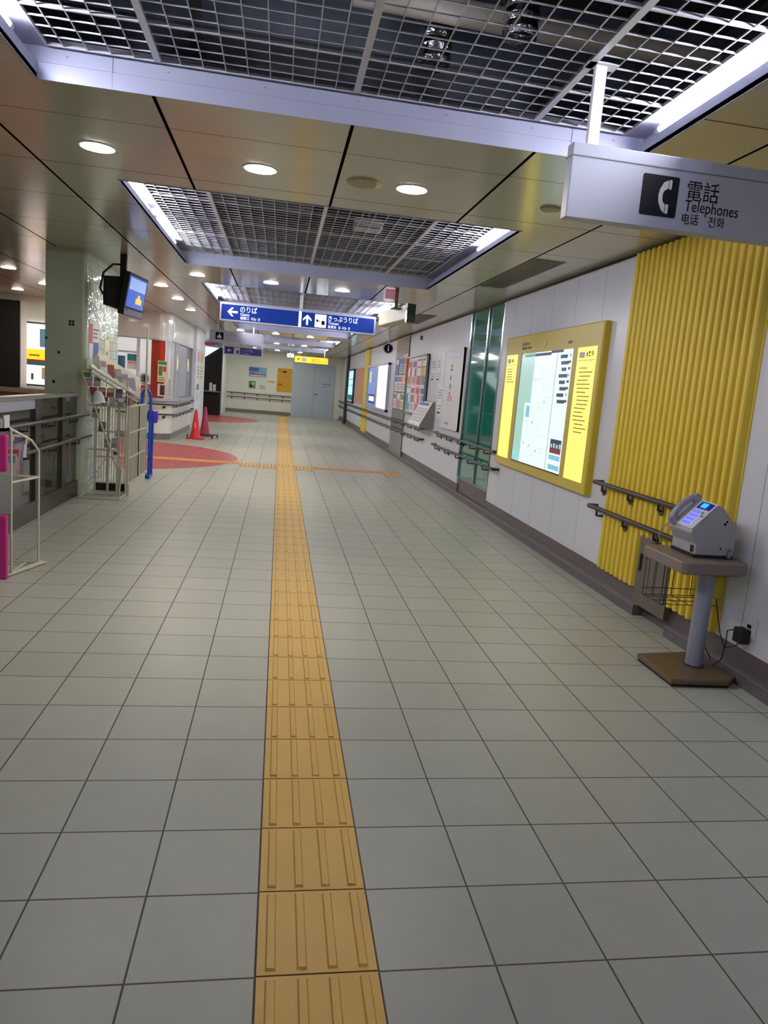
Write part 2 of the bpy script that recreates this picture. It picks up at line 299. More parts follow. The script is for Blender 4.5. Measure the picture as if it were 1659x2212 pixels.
# ------------------------------------------------------------------ mesh helpers
class MB:
    """collects primitives, builds them as one mesh object"""
    def __init__(s): s.v = []; s.f = []; s.m = []
    def _add(s, vs, fs, mi=0):
        o = len(s.v); s.v += [tuple(p) for p in vs]
        for f in fs: s.f.append(tuple(o+i for i in f)); s.m.append(mi)
        return s
    def box(s, x0, y0, z0, x1, y1, z1, mi=0):
        x0, x1 = sorted((x0, x1)); y0, y1 = sorted((y0, y1)); z0, z1 = sorted((z0, z1))
        return s._add([(x0,y0,z0),(x1,y0,z0),(x1,y1,z0),(x0,y1,z0),(x0,y0,z1),(x1,y0,z1),(x1,y1,z1),(x0,y1,z1)],
                      [(0,3,2,1),(4,5,6,7),(0,1,5,4),(1,2,6,5),(2,3,7,6),(3,0,4,7)], mi)
    def fbox(s, fr, u0, v0, n0, u1, v1, n1, mi=0):
        O, U, V = fr; N = U.cross(V)
        P = [O + U*u + V*v + N*n for n in (n0, n1) for (u, v) in ((u0,v0),(u1,v0),(u1,v1),(u0,v1))]
        return s._add(P, [(0,3,2,1),(4,5,6,7),(0,1,5,4),(1,2,6,5),(2,3,7,6),(3,0,4,7)], mi)
    def fpoly(s, fr, pts, n0, n1, mi=0):
        O, U, V = fr; N = U.cross(V); k = len(pts)
        P = [O + U*u + V*v + N*n0 for u, v in pts] + [O + U*u + V*v + N*n1 for u, v in pts]
        return s._add(P, [tuple(reversed(range(k))), tuple(range(k, 2*k))] + [(i, (i+1) % k, k+(i+1) % k, k+i) for i in range(k)], mi)
    def cyl(s, p0, p1, r0, r1=None, seg=16, mi=0):
        if r1 is None: r1 = r0
        p0 = Vector(p0); p1 = Vector(p1); d = (p1-p0).normalized()
        a = d.orthogonal().normalized(); b = d.cross(a)
        P = []
        for p, r in ((p0, r0), (p1, r1)):
            for i in range(seg):
                t = 2*PI*i/seg; P.append(p + (a*math.cos(t) + b*math.sin(t))*max(r, 1e-4))
        return s._add(P, [tuple(reversed(range(seg))), tuple(range(seg, 2*seg))] + [(i, (i+1) % seg, seg+(i+1) % seg, seg+i) for i in range(seg)], mi)
    def tube(s, pts, r, seg=8, mi=0):
        pts = [Vector(p) for p in pts]; rings = []; a = None
        for i, p in enumerate(pts):
            d = (pts[min(i+1, len(pts)-1)] - pts[max(i-1, 0)]).normalized()
            a = d.orthogonal().normalized() if a is None else (a - d*a.dot(d)).normalized()
            b = d.cross(a)
            rings.append([p + (a*math.cos(2*PI*k/seg) + b*math.sin(2*PI*k/seg))*r for k in range(seg)])
        P = [q for rg in rings for q in rg]; n = len(rings); F = []
        for i in range(n-1):
            for k in range(seg):
                F.append((i*seg+k, i*seg+(k+1) % seg, (i+1)*seg+(k+1) % seg, (i+1)*seg+k))
        F.append(tuple(reversed(range(seg)))); F.append(tuple((n-1)*seg+k for k in range(seg)))
        return s._add(P, F, mi)
    def lathe(s, c, prof, seg=24, mi=0):
        P = []; n = len(prof)
        for r, z in prof:
            for k in range(seg):
                t = 2*PI*k/seg; P.append((c[0]+r*math.cos(t), c[1]+r*math.sin(t), c[2]+z))
        F = [(i*seg+k, i*seg+(k+1) % seg, (i+1)*seg+(k+1) % seg, (i+1)*seg+k) for i in range(n-1) for k in range(seg)]
        F.append(tuple(reversed(range(seg)))); F.append(tuple((n-1)*seg+k for k in range(seg)))
        return s._add(P, F, mi)
    def sheetpoly(s, pts, th, mi=0):
        """extrude a polygon given by 3D points along its own normal"""
        P = [Vector(p) for p in pts]; n = (P[1]-P[0]).cross(P[2]-P[1]).normalized(); k = len(P)
        return s._add(P + [p + n*th for p in P], [tuple(reversed(range(k))), tuple(range(k, 2*k))] + [(i, (i+1) % k, k+(i+1) % k, k+i) for i in range(k)], mi)
    def build(s, name, mats, parent=None, smooth=False, bevel=0.0, world=True):
        me = bpy.data.meshes.new(name)
        off = Vector(parent['_o']) if (parent is not None and world and '_o' in parent) else Vector((0,0,0))
        me.from_pydata([tuple(Vector(p)-off) for p in s.v], [], s.f)
        if not isinstance(mats, (list, tuple)): mats = [mats]
        for m in mats: me.materials.append(M[m] if isinstance(m, str) else m)
        for p, mi in zip(me.polygons, s.m): p.material_index = mi
        bm = bmesh.new(); bm.from_mesh(me); bmesh.ops.recalc_face_normals(bm, faces=bm.faces)
        if smooth:
            for f in bm.faces: f.smooth = True
            for e in bm.edges:
                if len(e.link_faces) == 2 and e.calc_face_angle(0) > 0.7: e.smooth = False
        bm.to_mesh(me); bm.free(); me.update()
        o = bpy.data.objects.new(name, me); COL.objects.link(o)
        if parent is not None: o.parent = parent
        if bevel > 0:
            b = o.modifiers.new('bevel', 'BEVEL'); b.width = bevel; b.segments = 2; b.limit_method = 'ANGLE'
        if parent is not None and '_o' in parent: o['_o'] = parent['_o']
        return o

def tag(o, label=None, cat=None, group=None, kind=None):
    if label: o['label'] = label
    if cat: o['category'] = cat
    if group: o['group'] = group
    if kind: o['kind'] = kind
    return o
def thing(name, loc, label, cat, group=None, rz=0.0):
    o = bpy.data.objects.new(name, None); COL.objects.link(o)
    o.location = loc; o.rotation_euler = (0, 0, rz); o.empty_display_size = 0.1
    if rz == 0.0: o['_o'] = tuple(loc)
    return tag(o, label, cat, group)
def struct(name, mb, mats, **kw):
    o = mb.build(name, mats, **kw); o['kind'] = 'structure'; return o
def copy_thing(o, parent=None):
    c = o.copy(); COL.objects.link(c)
    if parent is not None: c.parent = parent
    for ch in list(o.children): copy_thing(ch, c)
    return c

X_, Y_, Z_ = Vector((1,0,0)), Vector((0,1,0)), Vector((0,0,1))
def front(x, y, z): return (Vector((x, y, z)), X_, Z_)            # faces the camera (-y)
def onright(y, z, x=XW): return (Vector((x, y, z)), -Y_, Z_)      # on the right wall, faces -x; u runs towards the camera
def onleft(y, z, x): return (Vector((x, y, z)), Y_, Z_)           # faces +x; u runs away from the camera

def text(name, s, size, fr, u, v, n, m, parent, depth=0.0008, width=None):
    cu = bpy.data.curves.new('lettering', 'FONT'); cu.body = s; cu.size = size; cu.extrude = depth/2; cu.resolution_u = 3
    t = bpy.data.objects.new('tmp', cu); COL.objects.link(t)
    bpy.context.view_layer.update()
    dg = bpy.context.evaluated_depsgraph_get()
    me = bpy.data.meshes.new_from_object(t.evaluated_get(dg))
    bpy.data.objects.remove(t); bpy.data.curves.remove(cu)
    O, U, V = fr; N = U.cross(V)
    xs = [p.co.x for p in me.vertices] or [0]
    sx = 1.0 if width is None or max(xs) - min(xs) < 1e-5 else width/(max(xs)-min(xs))
    x0 = min(xs)
    off = Vector(parent['_o']) if parent is not None and '_o' in parent else Vector((0,0,0))
    for p in me.vertices:
        c = p.co.copy(); p.co = O + U*(u+(c.x-x0)*sx) + V*(v+c.y) + N*(n+c.z) - off
    me.materials.clear(); me.materials.append(M[m])
    o = bpy.data.objects.new(name, me); COL.objects.link(o); o.parent = parent
    return o

def strokes(name, fr, u, v, n, cell, count, m, parent, step=(1.12, 0)):
    """small unreadable print: a row or column of stroke clusters"""
    mb = MB()
    for i in range(count):
        a, b = u+i*step[0]*cell, v+i*step[1]*cell; t = cell*0.12
        for k in range(3):
            q = random.uniform(0.05, 0.85)*cell; mb.fbox(fr, a+0.05*cell, b+q, n, a+cell*random.uniform(.6, .95), b+q+t, n+0.0008)
        for k in range(2):
            q = random.uniform(0.1, 0.8)*cell; mb.fbox(fr, a+q, b+0.05*cell, n, a+q+t, b+cell*random.uniform(.6, .95), n+0.0009)
    return mb.build(name, m, parent)
def poster(name, fr, u, v, w, h, label, cat='poster', group=None, base='paper', marks=(), n=0.0, th=0.003, parent=None):
    """thin sheet with printed blocks; marks are (u0,v0,u1,v1,material) as fractions"""
    mats = [base]; mb = MB(); mb.fbox(fr, u, v, n, u+w, v+h, n+th)
    for (a, b, c, d, mm) in marks:
        if mm not in mats: mats.append(mm)
        mb.fbox(fr, u+a*w, v+b*h, n+th, u+c*w, v+d*h, n+th+0.0006, mats.index(mm))
    o = mb.build(name, mats, parent)
    if parent is None: tag(o, label, cat, group)
    return o
def lines(x0, x1, ys, hgt, m, rag=0.25):
    out = []
    for y in ys: out.append((x0, y, x1 - random.random()*rag*(x1-x0), y+hgt, m))
    return out
def arrow_pts(cx, cy, s, ang):
    P = [(0, .5), (.42, .08), (.42, -.12), (.1, .16), (.1, -.5), (-.1, -.5), (-.1, .16), (-.42, -.12), (-.42, .08)]
    c, q = math.cos(ang), math.sin(ang)
    return [(cx+(x*c-y*q)*s, cy+(x*q+y*c)*s) for x, y in P]
def rrect(x0, y0, x1, y1, r, k=4):
    out = []
    for cx, cy, a in ((x1-r, y1-r, 0), (x0+r, y1-r, PI/2), (x0+r, y0+r, PI), (x1-r, y0+r, 3*PI/2)):
        for i in range(k+1): out.append((cx+r*math.cos(a+PI/2*i/k), cy+r*math.sin(a+PI/2*i/k)))
    return out

# ================================================================== STRUCTURE
FY0 = -7.0
struct('floor', MB().box(-9, FY0, -0.1, 3.2, D+1, 0), 'floor')
cb = MB()
ys = [FY0] + [v for b in BAYS for v in b] + [D+0.5]
cb.box(-9, FY0, H, BX0, D+0.5, H+0.02); cb.box(BX1, FY0, H, XW+0.08, D+0.5, H+0.02)
for i in range(0, len(ys), 2):
    if ys[i+1] > ys[i]: cb.box(BX0, ys[i], H, BX1, ys[i+1], H+0.02)
struct('ceiling', cb, 'ceil')
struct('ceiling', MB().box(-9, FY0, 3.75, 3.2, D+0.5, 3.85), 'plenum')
# right wall: panels above z = .19 with the dark kick below
WG = [(7.0, 8.55)]                       # glazed opening
wr = MB()
for a, b in ((FY0, 7.0), (8.55, D)):
    struct('wall_right', MB().box(XW, a, 0.19, XW+0.12, b, H-0.03), 'wall')
struct('trim_1', MB().box(XW+0.03, FY0, H-0.03, XW+0.12, D, H+1.2), 'darkgrey')
struct('wall_back', MB().box(-9, FY0-0.1, 0, XW, FY0, 3.8), 'wall')
kb = MB()
for a, b in ((FY0, 2.63), (3.06, 7.0), (8.55, D)): kb.box(XW+0.012, a, 0.0, XW+0.12, b, 0.19)
kb.box(XW+0.05, 2.63, 0, XW+0.12, 3.06, 0.19)
kb.box(XW+0.03, 7.0, 0.0, XW+0.12, 8.55, 0.28)
struct('trim_2', kb, 'kick')
bb = MB()
for a, b in ((FY0, 2.63), (3.06, D)):
    bb.box(XW-0.03, a, 0, XW+0.012, b, 0.07); bb.box(XW-0.033, a, 0.07, XW+0.012, b, 0.077, 1)
struct('baseboard_right', bb, ['base', 'kickedge'])
# end wall
struct('wall_end', MB().box(-9, D, 0, XW+0.12, D+0.12, 3.8), 'endwall')
struct('baseboard_end', MB().box(-2.26, D-0.02, 0, 0.5, D, 0.14), 'stonebase')
# grey double door in the end wall
dr = MB(); dr.box(0.48, D-0.05, 0, 2.22, D, 2.24)
door = struct('door_1', dr, 'doorgrey')
g = MB(); g.box(1.365, D-0.054, 0.01, 1.375, D-0.049, 2.2); g.build('door_seam', 'greytext', door)
g = MB(); g.box(1.42, D-0.09, 0.98, 1.55, D-0.075, 1.01); g.box(1.42, D-0.08, 0.97, 1.44, D-0.05, 1.02); g.build('door_handle', 'darkgrey', door)
g = MB(); g.box(1.72, D-0.053, 1.42, 2.08, D-0.05, 1.45); g.box(1.72, D-0.053, 1.33, 2.05, D-0.05, 1.345); g.build('door_notice', 'greytext', door)
# left side structure: far left walls
struct('wall_left', MB().box(-9.1, FY0, 0, -9, D, 3.8), 'endwall')
wl = MB(); wl.box(-9, 13.4, 0.88, -3.75, 13.55, 3.6)
struct('wall_gate', wl, 'endwall')
struct('trim_3', MB().box(-9, 13.25, 0, -3.75, 13.55, 0.88).box(-9, 13.1, 0.80, -3.75, 13.4, 0.88), 'stonebase')
# left wall beyond the booth: pale column, opening, far column
struct('wall_column', MB().box(-3.2, 18.0, 0, -2.15, 20.2, H), 'pale')
struct('wall_column', MB().box(-3.6, 27.0, 0, -2.2, D, H), 'pale')
struct('wall_recess', MB().box(-6.3, 20.0, 0, -6.2, 27.2, H), 'endwall')
# near left wall, beyond the stairwell
struct('wall_stair', MB().box(-6.6, FY0, 0, -6.5, 6.0, H), 'endwall')

# ================================================================== CEILING BAYS
NAMES_BAY = ['unseen rear', 'nearest', 'second', 'third', 'fourth', 'fifth', 'farthest']
NOTE_BAY = ['behind the camera', 'above the telephone sign', 'before the large blue sign', 'right behind the large blue sign', 'beyond the navy sign', 'past the fourth cove', 'by the yellow exit sign']  # first cove is out of view, kept for the light of its tubes
def bay(i, y0, y1):
    cx = (BX0+BX1)/2
    t = thing('light_cove', (cx, (y0+y1)/2, H), '%s aluminium light cove in the ceiling, %s' % (NAMES_BAY[i], NOTE_BAY[i]), 'light cove', 'light coves along the corridor ceiling')
    T = 0.02
    a = MB(); a.box(BX0-0.066, y1, H+0.003, BX1+0.066, y1+T, GZ+0.04); a.box(BX0, y1-0.004, H-0.004, BX1, y1, H+0.062); a.box(BX0, y1-0.002, H+0.066, BX1, y1, GZ)
    for k in range(7):
        x = BX0+0.12+k*0.41; a.cyl((x, y1-0.002, H+0.098), (x, y1-0.004, H+0.098), 0.004, seg=8, mi=1)
    for x in (BX0+0.30, BX1-0.3): a.box(x, y1-0.0045, H, x+0.0025, y1-0.001, GZ, 1)
    a.build('end_trim', ['cove', 'greytext'], t)
    a = MB(); a.box(BX0-0.066, y0-T, H+0.003, BX1+0.066, y0, GZ+0.04); a.box(BX0, y0, H-0.004, BX1, y0+0.004, H+0.062); a.build('end_trim', 'cove', t)
    for sx, x in ((-1, BX0), (1, BX1)):
        a = MB(); a.box(x, y0-T, H-0.004, x+sx*0.004, y1+T, H+0.062); a.box(x+sx*0.004, y0, H+0.056, x+sx*0.06, y1, H+0.062)
        a.box(x+sx*0.06, y0-T, H+0.03, x+sx*0.066, y1+T, GZ+0.04); a.build('side_trim', 'cove', t)
    a = MB(); fl = 0.045
    a.box(BX0-0.06, y0, GZ+0.005, BX0+fl, y1, GZ+0.012); a.box(BX1-fl, y0, GZ+0.005, BX1+0.06, y1, GZ+0.012)
    a.box(BX0+fl, y1-0.03, GZ+0.005, BX1-fl, y1, GZ+0.012); a.box(BX0+fl, y0, GZ+0.005, BX1-fl, y0+0.03, GZ+0.012)
    a.build('flange', 'cove', t)
    # grille
    g = thing('ceiling_grille', (cx, (y0+y1)/2, GZ), 'white open grille in the %s light cove, %s' % (NAMES_BAY[i], NOTE_BAY[i]), 'ceiling grille', 'open grilles of the light coves')
    gx0, gx1, gy0, gy1 = BX0+0.045, BX1-0.045, y0+0.03, y1-0.03
    a = MB()
    beams = [-0.61, 0.24, 1.08]
    k = 0
    x = beams[0] - 0.0944*4
    while x < gx1-0.01:
        if all(abs(x-b) > 0.03 for b in beams): a.box(x-0.0019, gy0, GZ+0.002, x+0.0019, gy1, GZ+0.008)
        x += 0.0944
    hy = []
    y = gy1 - 0.0877; k = 1
    while y > gy0+0.01:
        if k % 4 == 0 and k % 8 == 4: hy.append(y)
        else: a.box(gx0, y-0.0020, GZ+0.002, gx1, y+0.0020, GZ+0.008)
        y -= 0.0877; k += 1
    a.build('grid', 'grille', g)
    for b in beams:
        MB().box(b-0.014, gy0, GZ, b+0.014, gy1, GZ+0.018).build('main_beam', 'grille', g)
    a = MB()
    for y in hy: a.box(gx0, y-0.006, GZ+0.001, gx1, y+0.006, GZ+0.014)
    a.build('cross_beam', 'grille', g)
    a = MB(); a.box(gx0-0.004, gy0, GZ, gx0+0.004, gy1, GZ+0.014); a.box(gx1-0.004, gy0, GZ, gx1+0.004, gy1, GZ+0.014)
    a.box(gx0, gy0-0.004, GZ, gx1, gy0+0.004, GZ+0.014); a.box(gx0, gy1-0.004, GZ, gx1, gy1+0.004, GZ+0.014)
    a.build('edge_frame', 'grille', g)
for i, (y0, y1) in enumerate(BAYS): bay(i, y0, y1)

# tubes: one built, the rest copied
def tube_light():
    t = thing('tube_light', (0, 0, 0), 'x', 'tube light')
    MB().cyl((0, -0.57, 0), (0, 0.57, 0), 0.0125, seg=12).build('tube', 'tube', t, smooth=True)
    for e in (-1, 1): MB().cyl((0, e*0.60, 0), (0, e*0.57, 0), 0.014, seg=12).build('end_cap', 'lampmetal', t)
    return t
proto = tube_light(); first = True
TZ = H+0.092
plan = {}
for i, (y0, y1) in enumerate(BAYS):
    if i == 1: L, Rr = [-0.62, 1.14], [-0.1, 1.17]
    else:
        L, Rr = [y0+0.62, y0+2.12], [y0+0.70]
        if i >= 3: Rr = [y0+0.70, y0+2.3]  # second right tube added in the far coves for more light there
    for side, xs, lst in (('left', BX0-0.024, L), ('right', BX1+0.024, Rr)):
        for j, y in enumerate(lst):
            o = proto if first else copy_thing(proto); first = False
            o.location = (xs, y, TZ)
            if '_o' in o: del o['_o']
            pos = '' if len(lst) == 1 else (', nearer of two' if j == 0 else ', farther of two')
            tag(o, 'lit tube on the %s edge of the %s light cove%s' % (side, NAMES_BAY[i], pos), 'tube light', 'lit tubes in the light coves')

# ducts and pipes above the grilles
def tagm(mb, name, mats, label, cat, group=None, **kw):
    return tag(mb.build(name, mats, **kw), label, cat, group)
def duct(b, label, m='galv'):
    t = thing('air_duct', ((b[0]+b[3])/2, (b[1]+b[4])/2, b[2]), label, 'air duct', 'ducts above the grilles')
    MB().box(*b).build('duct_body', m, t)
    n = int((b[3]-b[0])/1.1)
    for k in range(n+1):
        x = b[0]+0.3+k*1.1
        if x > b[3]-0.05: break
        MB().box(x-0.02, b[1]-0.012, b[2]-0.006, x+0.02, b[4]+0.012, b[2]).box(x-0.02, b[1]-0.012, b[2], x+0.02, b[1]-0.002, b[5]).box(x-0.02, b[4]+0.002, b[2], x+0.02, b[4]+0.012, b[5]).build('strap', 'steel', t)
        for y in (b[1]-0.006, b[4]+0.006): MB().cyl((x, y, b[5]), (x, y, 3.75), 0.005, seg=6).build('hanger_rod', 'steel', t)
duct((-3.0, 2.30, 3.02, 2.3, 2.72, 3.36), 'wide grey sheet metal duct crossing above the nearest ceiling grille')
duct((-2.4, -0.3, 3.05, 2.3, 0.35, 3.4), 'sheet metal duct crossing above the nearest grille close overhead')
duct((-2.4, 4.5, 3.1, 1.0, 4.95, 3.4), 'sheet metal duct above the left of the second grille', 'shadedsteel')
duct((-2.4, 6.2, 3.15, 0.2, 6.7, 3.45), 'broad sheet metal duct above the far end of the second grille', 'shadedsteel')
duct((-2.4, 9.3, 3.1, 2.3, 9.8, 3.4), 'sheet metal duct above the third grille', 'shadedsteel')
tagm(MB().cyl((0.2, 1.98, 3.12), (1.95, 2.0, 3.10), 0.055, seg=20), 'lagged_pipe', 'lagging', 'thick cream lagged pipe above the right of the nearest grille', 'pipe', smooth=True)
tagm(MB().cyl((-2.4, 1.60, 3.30), (0.9, 1.62, 3.30), 0.045, seg=20), 'lagged_pipe', 'galv', 'grey pipe running above the left of the nearest grille', 'pipe', smooth=True)
tagm(MB().cyl((-2.4, 0.9, 3.2), (2.2, 0.92, 3.2), 0.035, seg=20), 'lagged_pipe', 'lagging', 'thin pale pipe crossing high above the nearest grille', 'pipe', smooth=True)
for k, (x, y, z0) in enumerate(((0.93, 1.84, 2.98), (0.62, 2.2, 2.96), (0.50, 2.86, 2.98), (0.72, 2.88, 2.98), (0.1, 5.2, 3.0))):
    mb = MB(); pr_ = []
    for q in range(26): pr_.append((0.075 + 0.006*(q % 2), q*0.028))
    mb.lathe((x, y, z0), pr_, 20)
    tagm(mb, 'foil_duct', 'foil', ['crinkled foil duct at the right of the nearest grille', 'crinkled foil duct hanging beside the cream lagged pipe', 'left foil duct of the pair behind the wide grey duct', 'right foil duct of the pair behind the wide grey duct', 'foil duct above the second grille'][k], 'foil duct', 'foil ducts above the grilles')
tagm(MB().box(-0.75, 2.80, 2.95, -0.25, 2.84, 3.75), 'backing_board', 'browncard', 'brown board hanging above the left of the nearest grille', 'board')
# bracket seen above the second grille
b2 = thing('junction_box', (0.62, 5.0, 2.78), 'white junction box resting on the second ceiling grille', 'junction box')
MB().box(0.52, 4.92, 2.745, 0.76, 5.1, 2.83).build('box_body', 'white', b2, bevel=0.006); MB().cyl((0.64, 5.0, 2.83), (0.64, 5.0, 3.7), 0.01, seg=8).build('hanger_rod', 'steel', b2)

# downlights
def downlight():
    t = thing('downlight', (0, 0, 0), 'x', 'downlight')
    MB().lathe((0, 0, 0), [(0.086, -0.006), (0.097, -0.004), (0.099, 0.0), (0.088, 0.0)], 28).build('trim_ring', 'white', t, smooth=True)
    MB().lathe((0, 0, 0), [(0.088, -0.002), (0.088, -0.006), (0.04, -0.009), (0.001, -0.010)], 28).build('lens', 'down', t, smooth=True)
    return t
dp = downlight(); first = True
rows = ['in the row nearest the camera', 'in the row before the large blue sign', 'in the third row', 'in the fourth row', 'in the fifth row', 'in the added row by the end wall']
for r_, y in enumerate((2.9, 7.83, 12.75, 17.7, 22.6, 27.9)):  # last row added to brighten the far end
    for c3, x in (('left', -1.07), ('middle', -0.20), ('right', 0.67)):
        o = dp if first else copy_thing(dp); first = False
        o.location = (x, y, H)
        if '_o' in o: del o['_o']
        tag(o, 'round lit downlight, %s one of three %s' % (c3, rows[r_]), 'downlight', 'downlights over the corridor')
for x, y, l in ((-1.72, 9.37, 'round lit downlight right of the hanging television'), (-1.72, 11.07, 'round lit downlight between television and booth'), (-1.74, 12.98, 'round lit downlight above the near end of the booth'), (-3.62, 9.17, 'round lit downlight far left, above the dark board'), (-4.52, 12.3, 'round lit downlight left of the pillar, near the far left wall'), (-3.66, 10.86, 'small lit downlight half hidden behind the sage pillar'), (-3.0, 20.5, 'round lit downlight over the far red floor disc'), (-3.0, 24.5, 'round lit downlight in front of the dark kiosk')):
    o = copy_thing(dp); o.location = (x, y, H); tag(o, l, 'downlight', 'downlights over the left side')
for x, y, l, r in ((0.39, 2.9, 'beige round ceiling speaker between two downlights', 0.10), (1.53, 2.92, 'small beige round ceiling disc left of the telephone sign', 0.062)):
    t = thing('ceiling_speaker', (x, y, H), l, 'speaker')
    MB().lathe((x, y, H), [(r, 0.0), (r, -0.008), (r*0.92, -0.012)], 32).build('rim', 'speaker', t, smooth=True)
    MB().lathe((x, y, H), [(r*0.9, -0.011), (r*0.5, -0.013), (0.001, -0.014)], 32).build('mesh_cover', 'speaker', t, smooth=True)
for y0, y1, l in ((4.47, 6.2, 'long grey slot vent in the ceiling beside the second light cove'), (9.6, 11.2, 'far grey slot vent in the ceiling past the beige hanging monitor')):
    t = thing('ceiling_vent', (2.12, (y0+y1)/2, H), l, 'vent')
    MB().box(1.99, y0, H-0.006, 2.25, y1, H).build('vent_frame', 'vent', t)
    a = MB()
    for k in range(9): a.box(2.0+k*0.0275, y0+0.02, H-0.011, 2.008+k*0.0275, y1-0.02, H-0.005)
    a.build('vent_slats', 'vent', t)

# ================================================================== TACTILE PAVING
def bar(mb, x0, x1, y0, y1, mi=0):
    z0, z1, e = 0.003, 0.0085, 0.004
    mb._add([(x0,y0,z0),(x1,y0,z0),(x1,y1,z0),(x0,y1,z0),(x0+e,y0+e,z1),(x1-e,y0+e,z1),(x1-e,y1-e,z1),(x0+e,y1-e,z1)], [(0,3,2,1),(4,5,6,7),(0,1,5,4),(1,2,6,5),(2,3,7,6),(3,0,4,7)], mi)
def dots(mb, x, y, mi=0):
    for a in range(5):
        for b in range(5): mb.cyl((x+0.03+a*0.06, y+0.03+b*0.06, 0.003), (x+0.03+a*0.06, y+0.03+b*0.06, 0.008), 0.014, 0.009, seg=8, mi=mi)
mb = MB(); mb.box(0, -4.2, -0.001, 0.3, D-0.6, 0.001, 1)
k = -14
while k*0.3 < D-1:
    y = k*0.3; g = 0.0028
    mb.box(g, y+g, 0.0, 0.3-g, y+0.3-g, 0.003)
    if k in (36,): dots(mb, 0, y)
    else:
        for c in (0.036, 0.1125, 0.188, 0.2635): bar(mb, c-0.013, c+0.013, y+0.014, y+0.286)
    k += 1
tagm(mb, 'tactile_paving', ['tact', 'grout'], 'long ochre ribbed tactile strip running down the corridor floor', 'tactile paving')
mb = MB(); mb.box(0.3, 10.8, -0.001, 2.1, 11.1, 0.001, 1)
for k in range(1, 7):
    x = k*0.3; mb.box(x+0.003, 10.803, 0, x+0.297, 11.097, 0.003)
    if k in (1, 6): mb.box(x, 10.5, -0.001, x+0.3, 10.8, 0.001, 1); mb.box(x+0.003, 10.503, 0, x+0.297, 10.797, 0.003); dots(mb, x, 10.5)
    if k in (1, 6): dots(mb, x, 10.8)
    else:
        for c in (0.036, 0.1125, 0.188, 0.2635): bar(mb, x+0.014, x+0.286, 10.8+c-0.013, 10.8+c+0.013)
tagm(mb, 'tactile_paving', ['tactorange', 'grout'], 'short worn orange tactile strip branching right towards the sloped board', 'tactile paving')
mb = MB(); mb.box(-5.4, 10.8, -0.001, 0, 11.1, 0.001, 1)
for k in range(-18, 0):
    x = k*0.3; mi = 2 if x < -0.85 else 0
    mb.box(x+0.002, 10.803, 0, x+0.298, 11.097, 0.003, mi)
    if k >= -2: mb.box(x, 10.5, -0.001, x+0.3, 10.8, 0.001, 1); mb.box(x+0.003, 10.503, 0, x+0.297, 10.797, 0.003); dots(mb, x, 10.5); dots(mb, x, 10.8); continue
    for c in (0.036, 0.1125, 0.188, 0.2635): bar(mb, x+0.014, x+0.286, 10.8+c-0.013, 10.8+c+0.013, mi)
tagm(mb, 'tactile_paving', ['tactorange', 'grout', 'tactred'], 'tactile strip branching left across the red floor disc', 'tactile paving')

# ================================================================== RIGHT WALL THINGS
# yellow corrugated panels
def corrugated(y0, y1, z0, z1, label, cuts=None):
    mb = MB(); n = max(1, round((y1-y0)/0.0755)); w = (y1-y0)/n
    for k in range(n):
        a = y0+k*w; zz = z0
        if cuts and cuts[0] <= a+w/2 <= cuts[1]: zz = cuts[2]
        prof = [(a+t*w, d) for t, d in ((0, 0.003), (0.22, 0.003), (0.34, 0.038), (0.44, 0.045), (0.74, 0.045), (0.86, 0.038), (1.0, 0.003))]
        V = []
        for z in (zz, z1):
            for (yy, d) in prof: V.append((XW-d-0.002, yy, z))
            V.append((XW-0.0015, a+w, z)); V.append((XW-0.0015, a, z))
        m_ = len(prof)+2
        mb._add(V, [tuple(range(m_)), tuple(reversed(range(m_, 2*m_)))] + [(i, (i+1) % m_, m_+(i+1) % m_, m_+i) for i in range(m_)])
    return tagm(mb, 'corrugated_panel', 'yellow', label, 'wall panel')
corrugated(2.11, 3.69, 0.2, H-0.035, 'tall yellow corrugated wall panel behind the payphone', (2.63, 3.06, 0.575))
corrugated(19.98, 21.1, 0.12, H-0.035, 'narrow far yellow corrugated wall strip between lit advertisements')

# wall cabinet under the handrails
t = thing('wall_cabinet', (2.49, 2.845, 0.10), 'brown grey metal wall cabinet behind the payphone stand', 'cabinet')
MB().box(2.485, 2.632, 0.10, XW-0.001, 3.058, 0.565).box(2.48, 2.632, 0.565, XW-0.001, 3.058, 0.573).build('body', 'boxsteel', t, bevel=0.003)
cd = MB().box(2.478, 2.65, 0.2, 2.485, 3.04, 0.545).build('door', 'boxsteel', t, bevel=0.002)
MB().box(2.470, 2.985, 0.34, 2.479, 3.005, 0.46).build('handle', 'blackmatte', cd)

# lit map board
t = thing('map_board', (2.5, 5.3, 0.70), 'large yellow framed backlit area map board on the right wall', 'map board')
fr = onright(6.62, 0.70); BW = 6.62-4.06; BH = 1.40
MB().fbox(fr, 0, 0, 0.002, BW, BH, 0.06).build('frame', 'yelframe', t, bevel=0.01)
MB().fbox(fr, BW-0.004, 0.0, 0.0, BW+0.012, BH, 0.05).build('side_edge', 'yelside', t)
